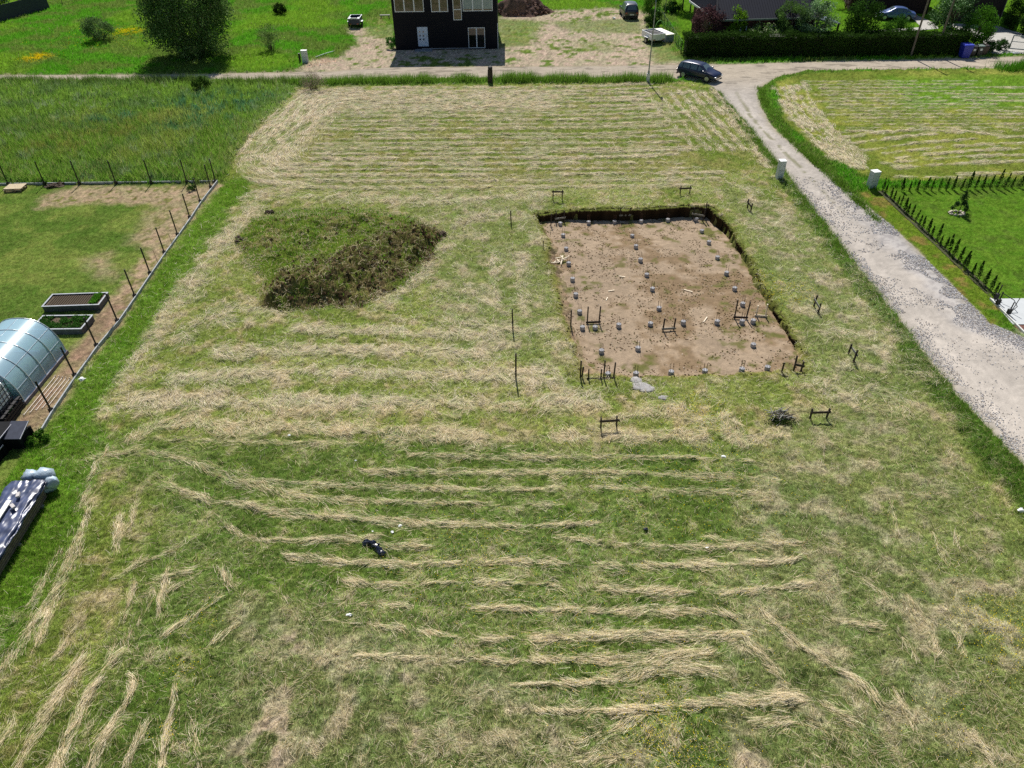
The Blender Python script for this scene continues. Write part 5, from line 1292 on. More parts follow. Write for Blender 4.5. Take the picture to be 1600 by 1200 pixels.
def stake(label, b, tp, pit=False, mt=None, w=.06):
    P = GPit(*b) if pit else (*G(*b), 0.)
    h = height_at(P, *tp) - P[2]
    t = thing('stake', label, 'stake', P, random.uniform(0, 1), 'dark setting-out stakes')
    top = (random.gauss(0, .03), random.gauss(0, .02), h)
    MB().bar((0, 0, -.15), top, w, w * .8).build('shaft', mt or m_dark, t)
    MB().bar((top[0], top[1], h - .01), (top[0] * 1.02, top[1] * 1.02, h + .02), w * .6, w * .5).build('top', m_grey, t)
stake('lone dark stake in the grass left of the back corner of the pit', (798.8, 351), (798.2, 329.5))
stake('lone dark stake in the grass left of the pit, halfway down', (801.6, 517), (799, 483))
stake('lone dark stake in the pale hay left of the front of the pit', (806, 594.5), (803.4, 553.6))
stake('dark stake inside the left edge of the pit beside the near piles', (891.8, 512), (891, 484), True)
stake('dark stake inside the back left corner of the pit', (860.5, 353), (859.5, 334), True)
stake('short thin stake at the left rim of the pit near the scraps of wood', (848.3, 388), (847.5, 376.5), w=.04)
stake('dark stake at the left end of the front edge of the pit', (906.6, 591), (906.3, 564), w=.06)
stake('short dark stake touching the leftmost stake of the front edge', (908.6, 590), (908, 573.5), w=.06)
stake('tall stake in the back right corner of the pit', (1101, 342), (1105.5, 314.5), True)
stake('leaning stake between the last pile and the front right frame', (1221, 583), (1223.8, 567.5))
# loose wood in the pit
P = GPit(877, 408)
for k in range(11):
    a = random.uniform(-.4, 2.6); Lk = random.uniform(.3, .75); cx_ = P[0] + random.gauss(0, .22); cy_ = P[1] + random.gauss(0, .18); z_ = P[2] + .04 + k * .018
    o = MB().bar((-math.cos(a) * Lk / 2, -math.sin(a) * Lk / 2, 0), (math.cos(a) * Lk / 2, math.sin(a) * Lk / 2, random.uniform(0, .08)), .045, .022).build('wood_scrap', m_new, None, loc=(cx_, cy_, z_)); props(o, 'pale wood scrap in the loose pile at the left edge of the pit', 'wood scrap', 'pale wood scraps left of the pit')
for i, (p, a, L_, lb) in enumerate([((1102, 500), 1.0, .5, 'short board lying beside the row of near piles'), ((1205, 583), 0.02, 1.2, 'thin dark board lying at the front edge of the pit'), ((1222, 588), -.5, .5, 'short dark board in front of the pit corner'), ((955, 455), .2, .35, 'pale wood chip in the middle of the pit left of the middle column'), ((948, 468), 1.2, .3, 'second pale wood chip in the left half of the pit'), ((1075, 455), -.6, .5, 'pale chip between the middle and right column'), ((972, 433), -.4, .35, 'light scrap left of the middle column')]):
    P = G(p[0], p[1]) if p[1] > 583 else None
    z_ = .06 if P else 0
    if not P: q = GPit(*p); P = q[:2]; z_ = q[2] + .03
    o = MB().bar((-math.cos(a) * L_ / 2, -math.sin(a) * L_ / 2, 0), (math.cos(a) * L_ / 2, math.sin(a) * L_ / 2, .02), .05, .022).build('board_offcut', m_dark if 'dark' in lb else m_new, None, loc=(P[0], P[1], z_)); props(o, lb, 'offcut')
# brushwood heap
P = G(1218, 656); t = thing('brushwood_heap', 'small heap of grey sticks and weeds left of the big dark frame', 'brushwood', (P[0], P[1], 0))
b = MB(); b2 = MB()
for k in range(34):
    a = random.gauss(.35, .6); Lk = random.uniform(.3, .8); c = (random.gauss(0, .24), random.gauss(.12, .16), random.uniform(.06, .3))
    (b if k % 3 else b2).bar((c[0] - math.cos(a) * Lk / 2, c[1] - math.sin(a) * Lk / 2, c[2]), (c[0] + math.cos(a) * Lk / 2, c[1] + math.sin(a) * Lk / 2, c[2] + random.uniform(-.1, .15)), .03, .022)
b.build('sticks', m_grey, t); b2.build('dark_sticks', m_dark, t)
n = 900; PW = rng.normal(0, 1, (n, 3)) * np.array([.24, .12, .06]) + np.array([0, -.24, .06]); PW[:, 2] = np.abs(PW[:, 2])
leaf_cards(PW, .08, np.array(lin(60, 78, 36))[None] * rng.uniform(.4, 1.3, n)[:, None], 'weeds', m_leaf, t)
# spilled concrete
for i, (p, rx_, ry_, lb) in enumerate([((994, 596), .3, .35, 'upper small lobe of dried spilled concrete at the front of the pit'), ((1002, 605), .5, .42, 'largest flat slab of dried spilled concrete before the pit'), ((1009, 609), .45, .38, 'second slab of spilled concrete overlapping the largest'), ((1036, 623), .26, .2, 'small separate lump of dried concrete in the hay')]):
    P = G(*p); o = MB().blob((0, 0, .05), (rx_ * .9, ry_ * .8, .06), 300 + i, 18, .12).build('concrete_spill', mat('dried_concrete', lin(140, 138, 138), .95, var=.25, scale=7, bump=.6), None, True, loc=(P[0], P[1], 0)); props(o, lb, 'concrete spill')
# litter
m_bag = mat('black_film', lin(20, 24, 40), .18, var=.4, scale=6, spec=.9)
P = G(589, 857)
b = MB()
for k in range(12):
    f_ = k / 11; xx = -.42 + f_ * .62; yy = (.18 if f_ < .5 else .18 - (f_ - .5) * .9)
    b.blob((xx + random.gauss(0, .03), yy + random.gauss(0, .03), .09), (.10 + .04 * (k % 2), .08, .075), 950 + k, 11, .4)
o = b.build('foil_scrap', m_bag, None, loc=(P[0], P[1], .02)); props(o, 'crumpled piece of dark blue-black foil lying in the mown grass', 'plastic scrap')
m_wht = mat('white_litter', lin(228, 230, 232), .5, var=.08)
for i, (p, r_, lb) in enumerate([((547, 963), .10, 'white paper scrap in the grass left of the lower hay rows'), ((626, 824), .09, 'white scrap behind the crumpled foil'), ((583, 832), .05, 'tiny white scrap left behind the foil'), ((613, 833), .06, 'tiny flat white scrap between the foil and the larger scrap'), ((1130, 716), .10, 'white scrap on the top hay row right of the centre'), ((1104, 858), .08, 'small white bottle on the hay row below the centre'),
    ((1009, 828), .09, 'dark and white rag in the grass below the pit'), ((452, 682), .08, 'white scrap at the front edge of the hay bands'), ((556, 721), .05, 'tiny white speck between the bands and rows'), ((1593, 800), .13, 'pale stone slab in the grass at the right picture edge'), ((130, 595), .15, 'white plastic scrap on the grass right of the side kerb'), ((959, 30), .22, 'white object on the sandy lot left of the dark parked car')]):
    P = G(*p); o = MB().blob((0, 0, r_ * .5), (r_, r_ * .7, r_ * .5), 980 + i, 7, .4).build('litter_scrap', m_bag if 'rag' in lb else m_wht, None, loc=(P[0], P[1], .03)); props(o, lb, 'litter')

# ================================================================== CABINETS, POLES
m_cab = mat('cabinet_grey', lin(176, 182, 186), .5, var=.06, scale=4); m_cabt = mat('cabinet_top', lin(206, 208, 208), .5, var=.05); m_seam = mat('seam', lin(84, 88, 92), .6)
def cabinet(label, p, tp, w, d, rz=0.):
    P = G(*p); h = height_at((P[0], P[1] - d / 2), *tp)
    t = thing('meter_cabinet', label, 'meter cabinet', (P[0], P[1], 0), rz, 'grey electricity cabinets')
    MB().box(-w / 2, w / 2, -d / 2, d / 2, -.05, h - .05).build('body', m_cab, t, bevel=.01)
    MB().box(-w / 2 - .02, w / 2 + .02, -d / 2 - .02, d / 2 + .02, h - .05, h).build('roof', m_cabt, t, bevel=.008)
    dr = MB().box(-w / 2 + .03, w / 2 - .03, -d / 2 - .012, -d / 2, h * .52, h - .09).box(-w / 2 + .03, w / 2 - .03, -d / 2 - .012, -d / 2, .12, h * .50).build('door', m_cab, t)
    MB().box(w / 2 - .09, w / 2 - .06, -d / 2 - .025, -d / 2 - .012, h * .7, h * .78).build('handle', m_seam, dr)
    MB().box(-w / 2 + .0, w / 2, -d / 2 - .004, -d / 2, h * .503, h * .515).build('seam_strip', m_seam, t)
    return t
cabinet('tall grey cabinet at the left edge of the gravel track', (1216.5, 280), (1221, 252), .42, .42, .05)
cabinet('tall grey cabinet right of the gravel track at the corner of the conifer rows', (1360, 295), (1364.5, 269), .5, .46, .2)
cabinet('pale grey cabinet in the green meadow across the road', (478, 99), (476, 79), .6, .4, .0)
P = G(469.5, 98); t = thing('stub_post', 'short dark wooden post beside the cabinet across the road', 'post', (P[0], P[1], 0)); MB().box(-.09, .09, -.09, .09, -.1, .9).build('shaft', m_dark, t); MB().box(-.095, .095, -.095, .095, .9, .93).build('cap', m_grey, t)
P = G(766, 130); t = thing('wooden_bollard', 'thick dark stump post with round head by the road before the black house', 'post', (P[0], P[1], 0))
MB().tube([(0, 0, -.1), (0, 0, .5), (.02, 0, 1.25)], [.26, .25, .23], 12).build('shaft', m_dark, t); MB().tube([(.02, 0, 1.2), (.03, 0, 1.34), (.03, 0, 1.5), (.03, 0, 1.56)], [.16, .22, .21, .1], 12).build('head', m_black, t)
for k in range(3): MB().blob((0, 0, .05), (.12, .1, .08), 60 + k, 8, .3).build('rock', mat('field_rock', lin(140, 138, 134), .9, var=.2), None, loc=(*G(484 + k * 8, 103 + (k % 2)), 0.0))
for i, o in enumerate([o for o in COL.objects if o.name.startswith('rock')]): props(o, f'fist-sized grey stone at the foot of the cabinet across the road', 'stone', 'stones by the cabinet')
P = G(413, 92); o = MB().tube([(-.8, -1.1, .12), (0, 0, .2), (.75, 1.2, .16)], .05, 6).build('pipe', mat('white_pipe', lin(176, 190, 180), .5), None, loc=(G(508, 87)[0], G(508, 87)[1], 0)); props(o, 'thin pale pipe lying in the grass right of the far cabinet', 'pipe')
# street lamp pole (top beyond the picture)
m_galv = mat('galvanised', lin(128, 134, 138), .45, metal=.6, var=.12)
P = G(1012, 129); t = thing('street_lamp', 'tall thin galvanised lamp pole beside the road left of the dark estate car', 'street lamp', (P[0], P[1], 0))
MB().tube([(0, 0, -.1), (0, 0, 1.0), (0, 0, 1.05), (0, 0, 3.1)], [.11, .11, .065, .055], 10).build('pole', m_galv, t)
MB().tube([(0, 0, 3.1), (0, 0, 6.9)], [.055, .045], 10).build('upper_pole', m_galv, t)
MB().box(-.14, .14, -.13, .13, .05, .85).build('service_box', m_cab, t, bevel=.01)
a_ = MB().tube([(0, 0, 6.9), (0, .25, 7.2), (0, .8, 7.35)], .035, 8).build('arm', m_galv, t)
MB().box(-.12, .12, .75, 1.3, 7.28, 7.4).build('lamp_head', m_cab, a_, bevel=.03)
# utility poles behind the hedge
for i, (p, lb) in enumerate([((1434, 96), 'slim utility pole rising behind the hedge, the left of two'), ((1474, 93), 'slim utility pole rising behind the hedge, the right of two')]):
    P = G(*p); t = thing('utility_pole', lb, 'utility pole', (P[0], P[1] + 1.7, 0), 0, 'utility poles behind the hedge')
    MB().tube([(0, 0, -.2), (.0, 0, 4), (.0, 0, 8.2)], [.11, .09, .07], 10).build('shaft', mat('pole_wood', lin(96, 88, 80), .8, var=.25, scale=6), t)
    MB().bar((-.5, 0, 7.7), (.5, 0, 7.7), .08).build('cross_arm', m_galv, t)

# ================================================================== VEHICLES
m_tyre = mat('tyre', lin(26, 26, 28), .85, var=.15); m_rimm = mat('wheel_rim', lin(150, 154, 158), .35, metal=.7, var=.08); m_glass = mat('car_glass', lin(96, 112, 118), .08, spec=.9, var=.05, metal=.45)
m_plate = mat('plate', lin(210, 212, 210), .5, var=.03); m_lampw = mat('headlight', lin(190, 198, 204), .15, var=.05, spec=.9); m_lampr = mat('tail_lamp', lin(120, 16, 18), .2, var=.1, spec=.8); m_trim = mat('trim', lin(24, 25, 27), .6, var=.1)
def car(name, label, cat, loc, rz, st, wheels, paint_, wid=1.8, wr=.33, glassy=None):
    """st: stations (x, half width factor, z sill, z shoulder, z top, half width of top); front is +x"""
    t = thing(name, label, cat, (*loc, 0.02), rz)
    V = []; n = 9
    hw_ = wid / 2
    for (x, wf, zs, zb, zt, wt) in st:
        w = hw_ * wf; wtt = hw_ * wt
        prof = [(w * .90, zs), (w, zs + .12), (w * 1.005, (zs + zb) / 2 + .05), (w * .97, zb), (wtt + .015, zt - .045), (wtt * .86, zt), (wtt * .4, zt + .03)]
        V.append([(x, y, z) for y, z in prof] + [(x, -y, z) for y, z in reversed(prof)])
    k = len(V[0]); verts = [p for r in V for p in r]; faces = []
    for i in range(len(V) - 1):
        for j in range(k): faces.append((i * k + j, i * k + (j + 1) % k, (i + 1) * k + (j + 1) % k, (i + 1) * k + j))
    faces += [tuple(range(k))[::-1], tuple(range((len(V) - 1) * k, len(V) * k))]
    b = MB().add(verts, faces); o = b.build('body', paint_, t, True)
    ms = o.modifiers.new('smooth', 'SUBSURF'); ms.levels = 1; ms.render_levels = 2
    for f in o.data.polygons: f.use_smooth = True
    def lerp3(a, c, f): return tuple(a[i] + (c[i] - a[i]) * f for i in range(3))
    def q4(A, B, C_, D, ins, off, nm, mt):
        cx = [(A[i] + B[i] + C_[i] + D[i]) / 4 for i in range(3)]
        pts = [Vector(lerp3(p, cx, ins)) for p in (A, B, C_, D)]
        nrm = (pts[1] - pts[0]).cross(pts[3] - pts[0]).normalized()
        ctr = Vector((0, 0, .8)); 
        if nrm.dot(Vector(cx) - Vector((cx[0] * .6, 0, .6))) < 0: nrm = -nrm
        pp = [p + nrm * off for p in pts] + [p - nrm * .03 for p in pts]
        MB().add([tuple(p) for p in pp], [(0, 1, 2, 3), (4, 7, 6, 5), (0, 4, 5, 1), (1, 5, 6, 2), (2, 6, 7, 3), (3, 7, 4, 0)]).build(nm, mt, t)
    for (i, j) in glassy['side']:
        for sgn in (1, -1):
            def pt(ii, jj): p = V[ii][jj]; return (p[0], p[1] * sgn, p[2])
            q4(pt(i, 3), pt(j, 3), pt(j, 4), pt(i, 4), .12, .02, 'side_window', m_glass)
    for nm, (i, j) in (('windscreen', glassy['front']), ('rear_window', glassy['rear'])):
        a, c = V[i], V[j]
        lo, hi = (a, c) if a[5][2] < c[5][2] else (c, a)
        q4((lo[5][0], lo[4][1] * .93, lo[5][2]), (hi[5][0], hi[5][1] * .98, hi[5][2]), (hi[5][0], -hi[5][1] * .98, hi[5][2]), (lo[5][0], -lo[4][1] * .93, lo[5][2]), .08, .03, nm, m_glass)
    for wx in wheels:
        for s_ in (1, -1):
            y0_ = s_ * (hw_ - .12)
            w_ = MB().tube([(wx, y0_ - s_ * .1, wr), (wx, y0_ - s_ * .09, wr), (wx, y0_ + s_ * .1, wr), (wx, y0_ + s_ * .13, wr)], [wr * .9, wr, wr, wr * .88], 22).build('wheel', m_tyre, t, True)
            b = MB().tube([(wx, y0_ + s_ * .128, wr), (wx, y0_ + s_ * .142, wr)], [wr * .68, wr * .62], 18)
            b.build('rim', m_rimm, w_)
            b = MB().tube([(wx, y0_ - s_ * .06, wr + .02), (wx, y0_ + s_ * .112, wr + .02)], wr * 1.13, 20); b.build('wheel_arch', m_trim, t)
    xf = st[-1][0]; xr = st[0][0]; zf = st[-1][3]; zr = st[0][3]
    for s_ in (1, -1):
        MB().box(xf - .16, xf + .01, min(s_ * hw_ * .45, s_ * hw_ * .84), max(s_ * hw_ * .45, s_ * hw_ * .84), zf - .14, zf - .0).build('headlight', m_lampw, t, bevel=.03)
        MB().box(xr - .01, xr + .12, min(s_ * hw_ * .6, s_ * hw_ * .86), max(s_ * hw_ * .6, s_ * hw_ * .86), zr - .2, zr + .02).build('tail_lamp', m_lampr, t, bevel=.03)
        MB().box(glassy['mx'] - .08, glassy['mx'] + .08, min(s_ * (hw_ - .02), s_ * (hw_ + .17)), max(s_ * (hw_ - .02), s_ * (hw_ + .17)), glassy['mz'], glassy['mz'] + .13).build('mirror', paint_, t, bevel=.03)
    MB().box(xf + .0, xf + .02, -.26, .26, zf - .42, zf - .31).build('number_plate', m_plate, t)
    MB().box(xr - .02, xr, -.26, .26, zr - .3, zr - .19).build('number_plate', m_plate, t)
    MB().box(xf - .02, xf + .012, -hw_ * .42, hw_ * .42, zf - .16, zf - .05).build('grille', m_trim, t)
    MB().box(xf - .05, xf + .015, -hw_ * .75, hw_ * .75, .22, .33).box(xr - .015, xr + .05, -hw_ * .8, hw_ * .8, .25, .4).build('bumper', m_trim, t)
    return t
ESTATE = [(-2.28, .86, .42, .78, .84, .62), (-2.22, .93, .34, .96, 1.02, .74), (-2.02, .97, .3, 1.0, 1.42, .68), (-1.6, 1.0, .27, .99, 1.54, .70), (-.7, 1.0, .25, .97, 1.58, .72), (.15, 1.0, .25, .96, 1.55, .72), (.5, 1.0, .25, .95, 1.46, .69), (1.22, 1.0, .26, .94, 1.0, .80), (1.75, .98, .28, .88, .92, .78), (2.15, .92, .32, .76, .80, .72), (2.3, .80, .4, .62, .66, .6)]
gl = dict(side=[(2, 3), (3, 4), (4, 5), (5, 7)], front=(7, 6), rear=(1, 2), mx=.95, mz=.98)
def paintm(nm, c): return mat(nm, c, .3, metal=.15, var=.05, spec=.4, coat=.35)
Pf = G(1066, 123); Pr = G(1119, 133)
cx_, cy_ = G(1084.5, 125.5)
car('parked_car', 'dark blue estate car parked at the junction of road and gravel track', 'car', (cx_ + .55, cy_ + .6), math.radians(-42), ESTATE, (-1.38, 1.4), paintm('dark_blue_paint', lin(12, 24, 58)), 1.84, .35, gl).scale = (.92, .92, .92)
cx_, cy_ = G(985, 31)
HB = [(-2.2, .88, .42, .86, .92, .66), (-2.14, .94, .34, 1.02, 1.1, .76), (-1.9, .98, .3, 1.04, 1.62, .68), (-1.5, 1.0, .27, 1.03, 1.74, .70), (-.7, 1.0, .25, 1.0, 1.78, .72), (.15, 1.0, .25, 1.0, 1.76, .72), (.5, 1.0, .25, .98, 1.64, .69), (1.22, 1.0, .26, .97, 1.04, .80), (1.7, .98, .28, .9, .95, .78), (2.0, .92, .32, .78, .84, .72), (2.12, .80, .4, .64, .7, .6)]
car('parked_car', 'black-blue family car parked with its rear to us on the sandy lot', 'car', (cx_, cy_ + 1.9), math.radians(92), HB, (-1.32, 1.32), paintm('black_blue_paint', lin(34, 40, 54)), 1.86, .34, gl)
SED = [(-2.2, .84, .4, .70, .76, .62), (-2.1, .93, .32, .84, .9, .74), (-1.62, .97, .3, .92, .96, .78), (-1.05, 1.0, .27, .93, 1.32, .66), (-.6, 1.0, .25, .93, 1.41, .68), (.1, 1.0, .25, .92, 1.42, .68), (.35, 1.0, .25, .92, 1.38, .67), (1.05, 1.0, .26, .90, .95, .80), (1.65, .98, .28, .84, .88, .78), (2.05, .92, .32, .74, .78, .72), (2.18, .80, .4, .62, .66, .6)]
cx_, cy_ = G(1398, 31)
car('parked_car', 'blue saloon car parked behind the hedge in front of the dark shed', 'car', (cx_, cy_ + .2), math.radians(168), SED, (-1.34, 1.34), paintm('blue_paint', lin(70, 92, 140)), 1.76, .32, dict(side=[(2, 3), (3, 4), (4, 5), (5, 7)], front=(7, 6), rear=(2, 3), mx=.8, mz=.92))
# open box trailer left of the black house
m_tw = mat('trailer_panel', lin(44, 50, 74), .5, var=.12); m_tr = mat('trailer_white', lin(206, 210, 214), .45, var=.06)
def trailer(label, loc, rz, w, l, h, white=False):
    t = thing('box_trailer', label, 'trailer', (*loc, 0), rz)
    mm = m_tr if white else m_tw
    b = MB().box(-w / 2, w / 2, -l / 2, -l / 2 + .04, .45, .45 + h).box(-w / 2, w / 2, l / 2 - .04, l / 2, .45, .45 + h).box(-w / 2, -w / 2 + .04, -l / 2 + .04, l / 2 - .04, .45, .45 + h).box(w / 2 - .04, w / 2, -l / 2 + .04, l / 2 - .04, .45, .45 + h)
    b.build('side_boards', mm, t); MB().box(-w / 2 + .04, w / 2 - .04, -l / 2 + .04, l / 2 - .04, .42, .5).build('floor', m_trim, t)
    z_ = .45 + h
    MB().box(-w / 2 - .03, w / 2 + .03, -l / 2 - .03, -l / 2 + .05, z_, z_ + .05).box(-w / 2 - .03, w / 2 + .03, l / 2 - .05, l / 2 + .03, z_, z_ + .05).box(-w / 2 - .03, -w / 2 + .05, -l / 2 + .05, l / 2 - .05, z_, z_ + .05).box(w / 2 - .05, w / 2 + .03, -l / 2 + .05, l / 2 - .05, z_, z_ + .05).build('rim', m_tr, t)
    for s_ in (1, -1):
        w_ = MB().tube([(s_ * (w / 2 + .05), -.1, .3), (s_ * (w / 2 + .22), -.1, .3)], .3, 16).build('wheel', m_tyre, t); MB().tube([(s_ * (w / 2 + .22), -.1, .3), (s_ * (w / 2 + .235), -.1, .3)], .18, 14).build('rim', m_rimm, w_)
        MB().box(min(s_ * (w / 2 + .03), s_ * (w / 2 + .25)), max(s_ * (w / 2 + .03), s_ * (w / 2 + .25)), -.5, .3, .62, .67).build('mudguard', m_tr, t)
    MB().bar((0, l / 2, .45), (0, l / 2 + 1.1, .45), .09).build('drawbar', m_galv, t)
    MB().box(-w / 2 + .1, -w / 2 + .35, -l / 2 - .05, -l / 2 - .0, .48, .58).box(w / 2 - .35, w / 2 - .1, -l / 2 - .05, -l / 2 - .0, .48, .58).build('tail_lamp', m_lampr, t)
    return t
P = G(554, 45); t = trailer('small dark open box trailer with white rim on the sand left of the black house', (P[0], P[1] + 1.2), 0, 1.35, 2.3, .62)
b = MB().box(-.66, -.42, -.95, -.35, 1.04, 1.12).box(.42, .66, -.95, -.35, 1.04, 1.12).box(-.40, .40, -1.17, -1.08, 1.12, 1.2); b.build('white_corner_plate', mat('white_gloss', lin(235, 238, 242), .3, var=.03), t)
P = G(1024, 70); t = trailer('pale trailer with three dark openings parked by the wire fence', (P[0] - .1, P[1] + 1.2), math.radians(20), 1.6, 2.5, .6, True)
for k in range(3): MB().box(-.55, .55, -.95 + k * .62, -.55 + k * .62, .98, 1.1).build('dark_bay', m_trim, t)
t = thing('storage_chest', 'long white lidded chest standing beside the pale trailer at the fence', 'chest', (G(1034, 67)[0] + .3, G(1034, 67)[1] + 1.2, 0), math.radians(20))
MB().box(-.5, .5, -1.5, 1.5, 0, .85).build('body', mat('chest_side', lin(120, 128, 146), .5, var=.1), t); MB().box(-.54, .54, -1.54, 1.54, .85, .93).build('lid', mat('cream_panel', lin(226, 222, 208), .5, var=.06), t)
t = thing('hose_arch', 'pale green hoop standing in the grass behind the white chest', 'hoop', (*G(1030, 46), 0)); MB().tube([(-.5 * math.cos(a), 0, 1.0 * math.sin(a)) for a in np.linspace(0, PI, 12)], .035, 6).build('hoop', mat('hoop_pipe', lin(150, 196, 130), .5), t); MB().box(-.54, -.46, -.04, .04, -.02, .1).box(.46, .54, -.04, .04, -.02, .1).build('foot', m_trim, t)

# ================================================================== BLACK HOUSE
m_wall = mat('black_cladding', lin(17, 19, 27), .75, var=.1, scale=3, bump=.1, spec=.15); m_fr = mat('white_frame', lin(196, 204, 214), .45, var=.05); m_win = mat('window_glass', lin(12, 15, 17), .04, spec=.7, var=.05, scale=2); m_blind = mat('window_blind', lin(132, 146, 146), .6, var=.1, scale=3)
A = G(618.8, 78.8); B = G(777.9, 76.4)
hx0, hx1, hy = A[0], B[0], (A[1] + B[1]) / 2
def fx(px, py):
    d = cf * F + cr * (px - 800) - cu * (py - 600); t_ = hy / d[1]
    return (d[0] * t_ - hx0, HC + d[2] * t_)
HW = hx1 - hx0; HD = 8.5; HH = 7.6
t = thing('black_house', 'black two-storey flat-roofed house with white window frames on the sandy lot', 'house', (hx0, hy, 0))
wins = [('A', 617, -15, 662.8, 18.9, 3), ('B', 674, -15, 700.4, 18.7, 2), ('C', 708.6, -15, 722, 31.4, 1), ('D', 723.2, -15, 769.8, 17.5, 3), ('E', 732.4, 43, 758.4, 75.2, 2)]
rects = []
for nm, u0_, v0_, u1_, v1_, k in wins:
    xa, zb_ = fx(u0_ + (0 if v0_ > 0 else 3), v1_); xb, _ = fx(u1_, v1_); za_ = fx(u0_, v0_)[1] if v0_ > 0 else 5.9
    xa = fx(u0_, v1_)[0] + (.0)
    rects.append((nm, xa, xb, max(zb_, .05), za_, k))
dx0, dz0 = fx(654, 72.3); dx1, _ = fx(670, 72.0); dz1 = fx(653, 42.2)[1]
wall = MB().box(0, HW, .0, HD, -.1, HH)
wo_ = wall.build('wall', m_wall, t)
b = MB()
for k in range(1, 28): b.box(.02, HW - .02, -.012, .0, k * .27, k * .27 + .02)
b.build('cladding_joint', mat('joint', lin(14, 15, 20), .8), t)
rf = MB().box(-.32, HW + .32, -.32, HD + .32, HH, HH + .22).build('roof', mat('roof_edge', lin(30, 32, 40), .6, var=.1), t)
MB().box(HW * .7, HW * .7 + .6, HD * .5, HD * .5 + .6, HH + .22, HH + 1.0).build('chimney', m_wall, rf)
MB().box(2.9, HW - 3.2, -.02, -.0, .10, .17).build('plinth_strip', mat('plinth', lin(150, 152, 160), .8, var=.3, scale=2), t)
MB().box(HW + .0, HW + .06, -.04, .0, .0, 2.6).build('downpipe', m_fr, t)
for nm, xa, xb, zb_, zt_, k in rects:
    w_ = MB(); fwd = -.05
    w_.box(xa, xb, fwd, -.013, zb_, zb_ + .07).box(xa, xb, fwd, -.013, zt_ - .07, zt_).box(xa, xa + .07, fwd, -.013, zb_ + .07, zt_ - .07).box(xb - .07, xb, fwd, -.013, zb_ + .07, zt_ - .07)
    for j in range(1, k): xm = xa + (xb - xa) * j / k; w_.box(xm - .06, xm + .06, fwd, -.013, zb_ + .07, zt_ - .07)
    if nm == 'C': w_.box(xa + .07, xb - .07, fwd, -.013, 3.95, 4.03)
    wf_ = w_.build('window' if nm != 'E' else 'patio_door', m_fr, t)
    for j in range(k):
        x0_ = xa + (xb - xa) * j / k; x1_ = xa + (xb - xa) * (j + 1) / k
        MB().box(x0_ + .06, x1_ - .06, -.03, -.0135, zb_ + .07, zt_ - .07).build('pane', m_win, wf_)
        if nm == 'D': MB().box(x0_ + .065, x1_ - .065, -.035, -.031, zb_ + .2, zt_ - .08).build('blind', m_blind, wf_)
        if nm == 'E' and j < 2: MB().box(x0_ + .065, x1_ - .065, -.035, -.031, zt_ - .75, zt_ - .08).build('blind', mat('beige_blind', lin(120, 106, 92), .7, var=.1), wf_)
d_ = MB().box(dx0, dx1, -.06, -.013, dz0, dz1).build('door', mat('pale_door', lin(176, 192, 216), .45, var=.04), t)
for r_ in range(3):
    for c_ in range(2): MB().box(dx0 + .18 + c_ * .62 * (dx1 - dx0) / 1.1 * .62, dx0 + .32 + c_ * .62 * (dx1 - dx0) / 1.1 * .62, -.07, -.06, dz1 - .55 - r_ * .38, dz1 - .40 - r_ * .38).build('door_pane', m_win, d_)
MB().box(dx1 - .14, dx1 - .1, -.11, -.06, dz0 + .95, dz0 + 1.1).build('handle', m_galv, d_)
MB().box(dx0 - .4, dx1 + .4, -.9, 0, 0, .1).build('step', m_conc, t)
# mound of earth right of the house
P = G(812, 25); x, y = np.meshgrid(np.arange(-5.5, 5.5, .14), np.arange(-3.2, 3.4, .14)); x = x.astype(np.float32); y = y.astype(np.float32)
r_ = np.sqrt((x / 4.4) ** 2 + (y / 2.7) ** 2) + (fbm(x, y, 1.5, 3, 851) - .5) * .5
zz = np.where(r_ < 1.15, 2.3 * sst(1.0, .0, r_) ** .8 + (fbm(x, y, .6, 3, 853) - .5) * .5 * sst(1, .6, r_), -.05) ; keep = r_ < 1.1
id_ = -np.ones(x.shape, np.int64); id_[keep] = np.arange(keep.sum()); q = np.stack([id_[:-1, :-1], id_[:-1, 1:], id_[1:, 1:], id_[1:, :-1]], -1).reshape(-1, 4); q = q[(q >= 0).all(1)]
c_ = c3(112, 92, 84) * (.6 + .8 * fbm(x, y, .35, 3, 857)[..., None])
hp = link('dirt_heap', np_mesh('dirt_heap', np.stack([x[keep] + P[0], y[keep] + P[1] + 2.0, zz[keep]], -1), q, c_[keep], True), m_mound); props(hp, 'big brown heap of earth and roots at the right rear of the black house', 'dirt heap')
n = 700; a = rng.uniform(0, 2 * PI, n); rr = rng.random(n) ** .6; hx_ = np.cos(a) * rr * 4.2; hy_ = np.sin(a) * rr * 2.5
s2 = stones('clods', np.stack([P[0] + hx_, P[1] + 2.0 + hy_, 2.2 * (1 - rr) ** .9 + .1], -1), rng.uniform(.08, .26, n), np.where((rng.random(n) < .4)[:, None], c3(140, 116, 106), c3(72, 56, 50)) * rng.uniform(.7, 1.2, n)[:, None], m_clod, None, None, .7); s2.parent = hp
# small bench left of the house
t = thing('bench', 'low grey-green bench in the grass left behind the black house', 'bench', (*G(602, 29), 0)); MB().box(-.65, .65, -.2, .2, .38, .44).build('seat', m_grey, t)
for s_ in (-.5, .5): MB().box(s_ - .04, s_ + .04, -.18, .18, 0, .38).build('leg', m_grey, t)

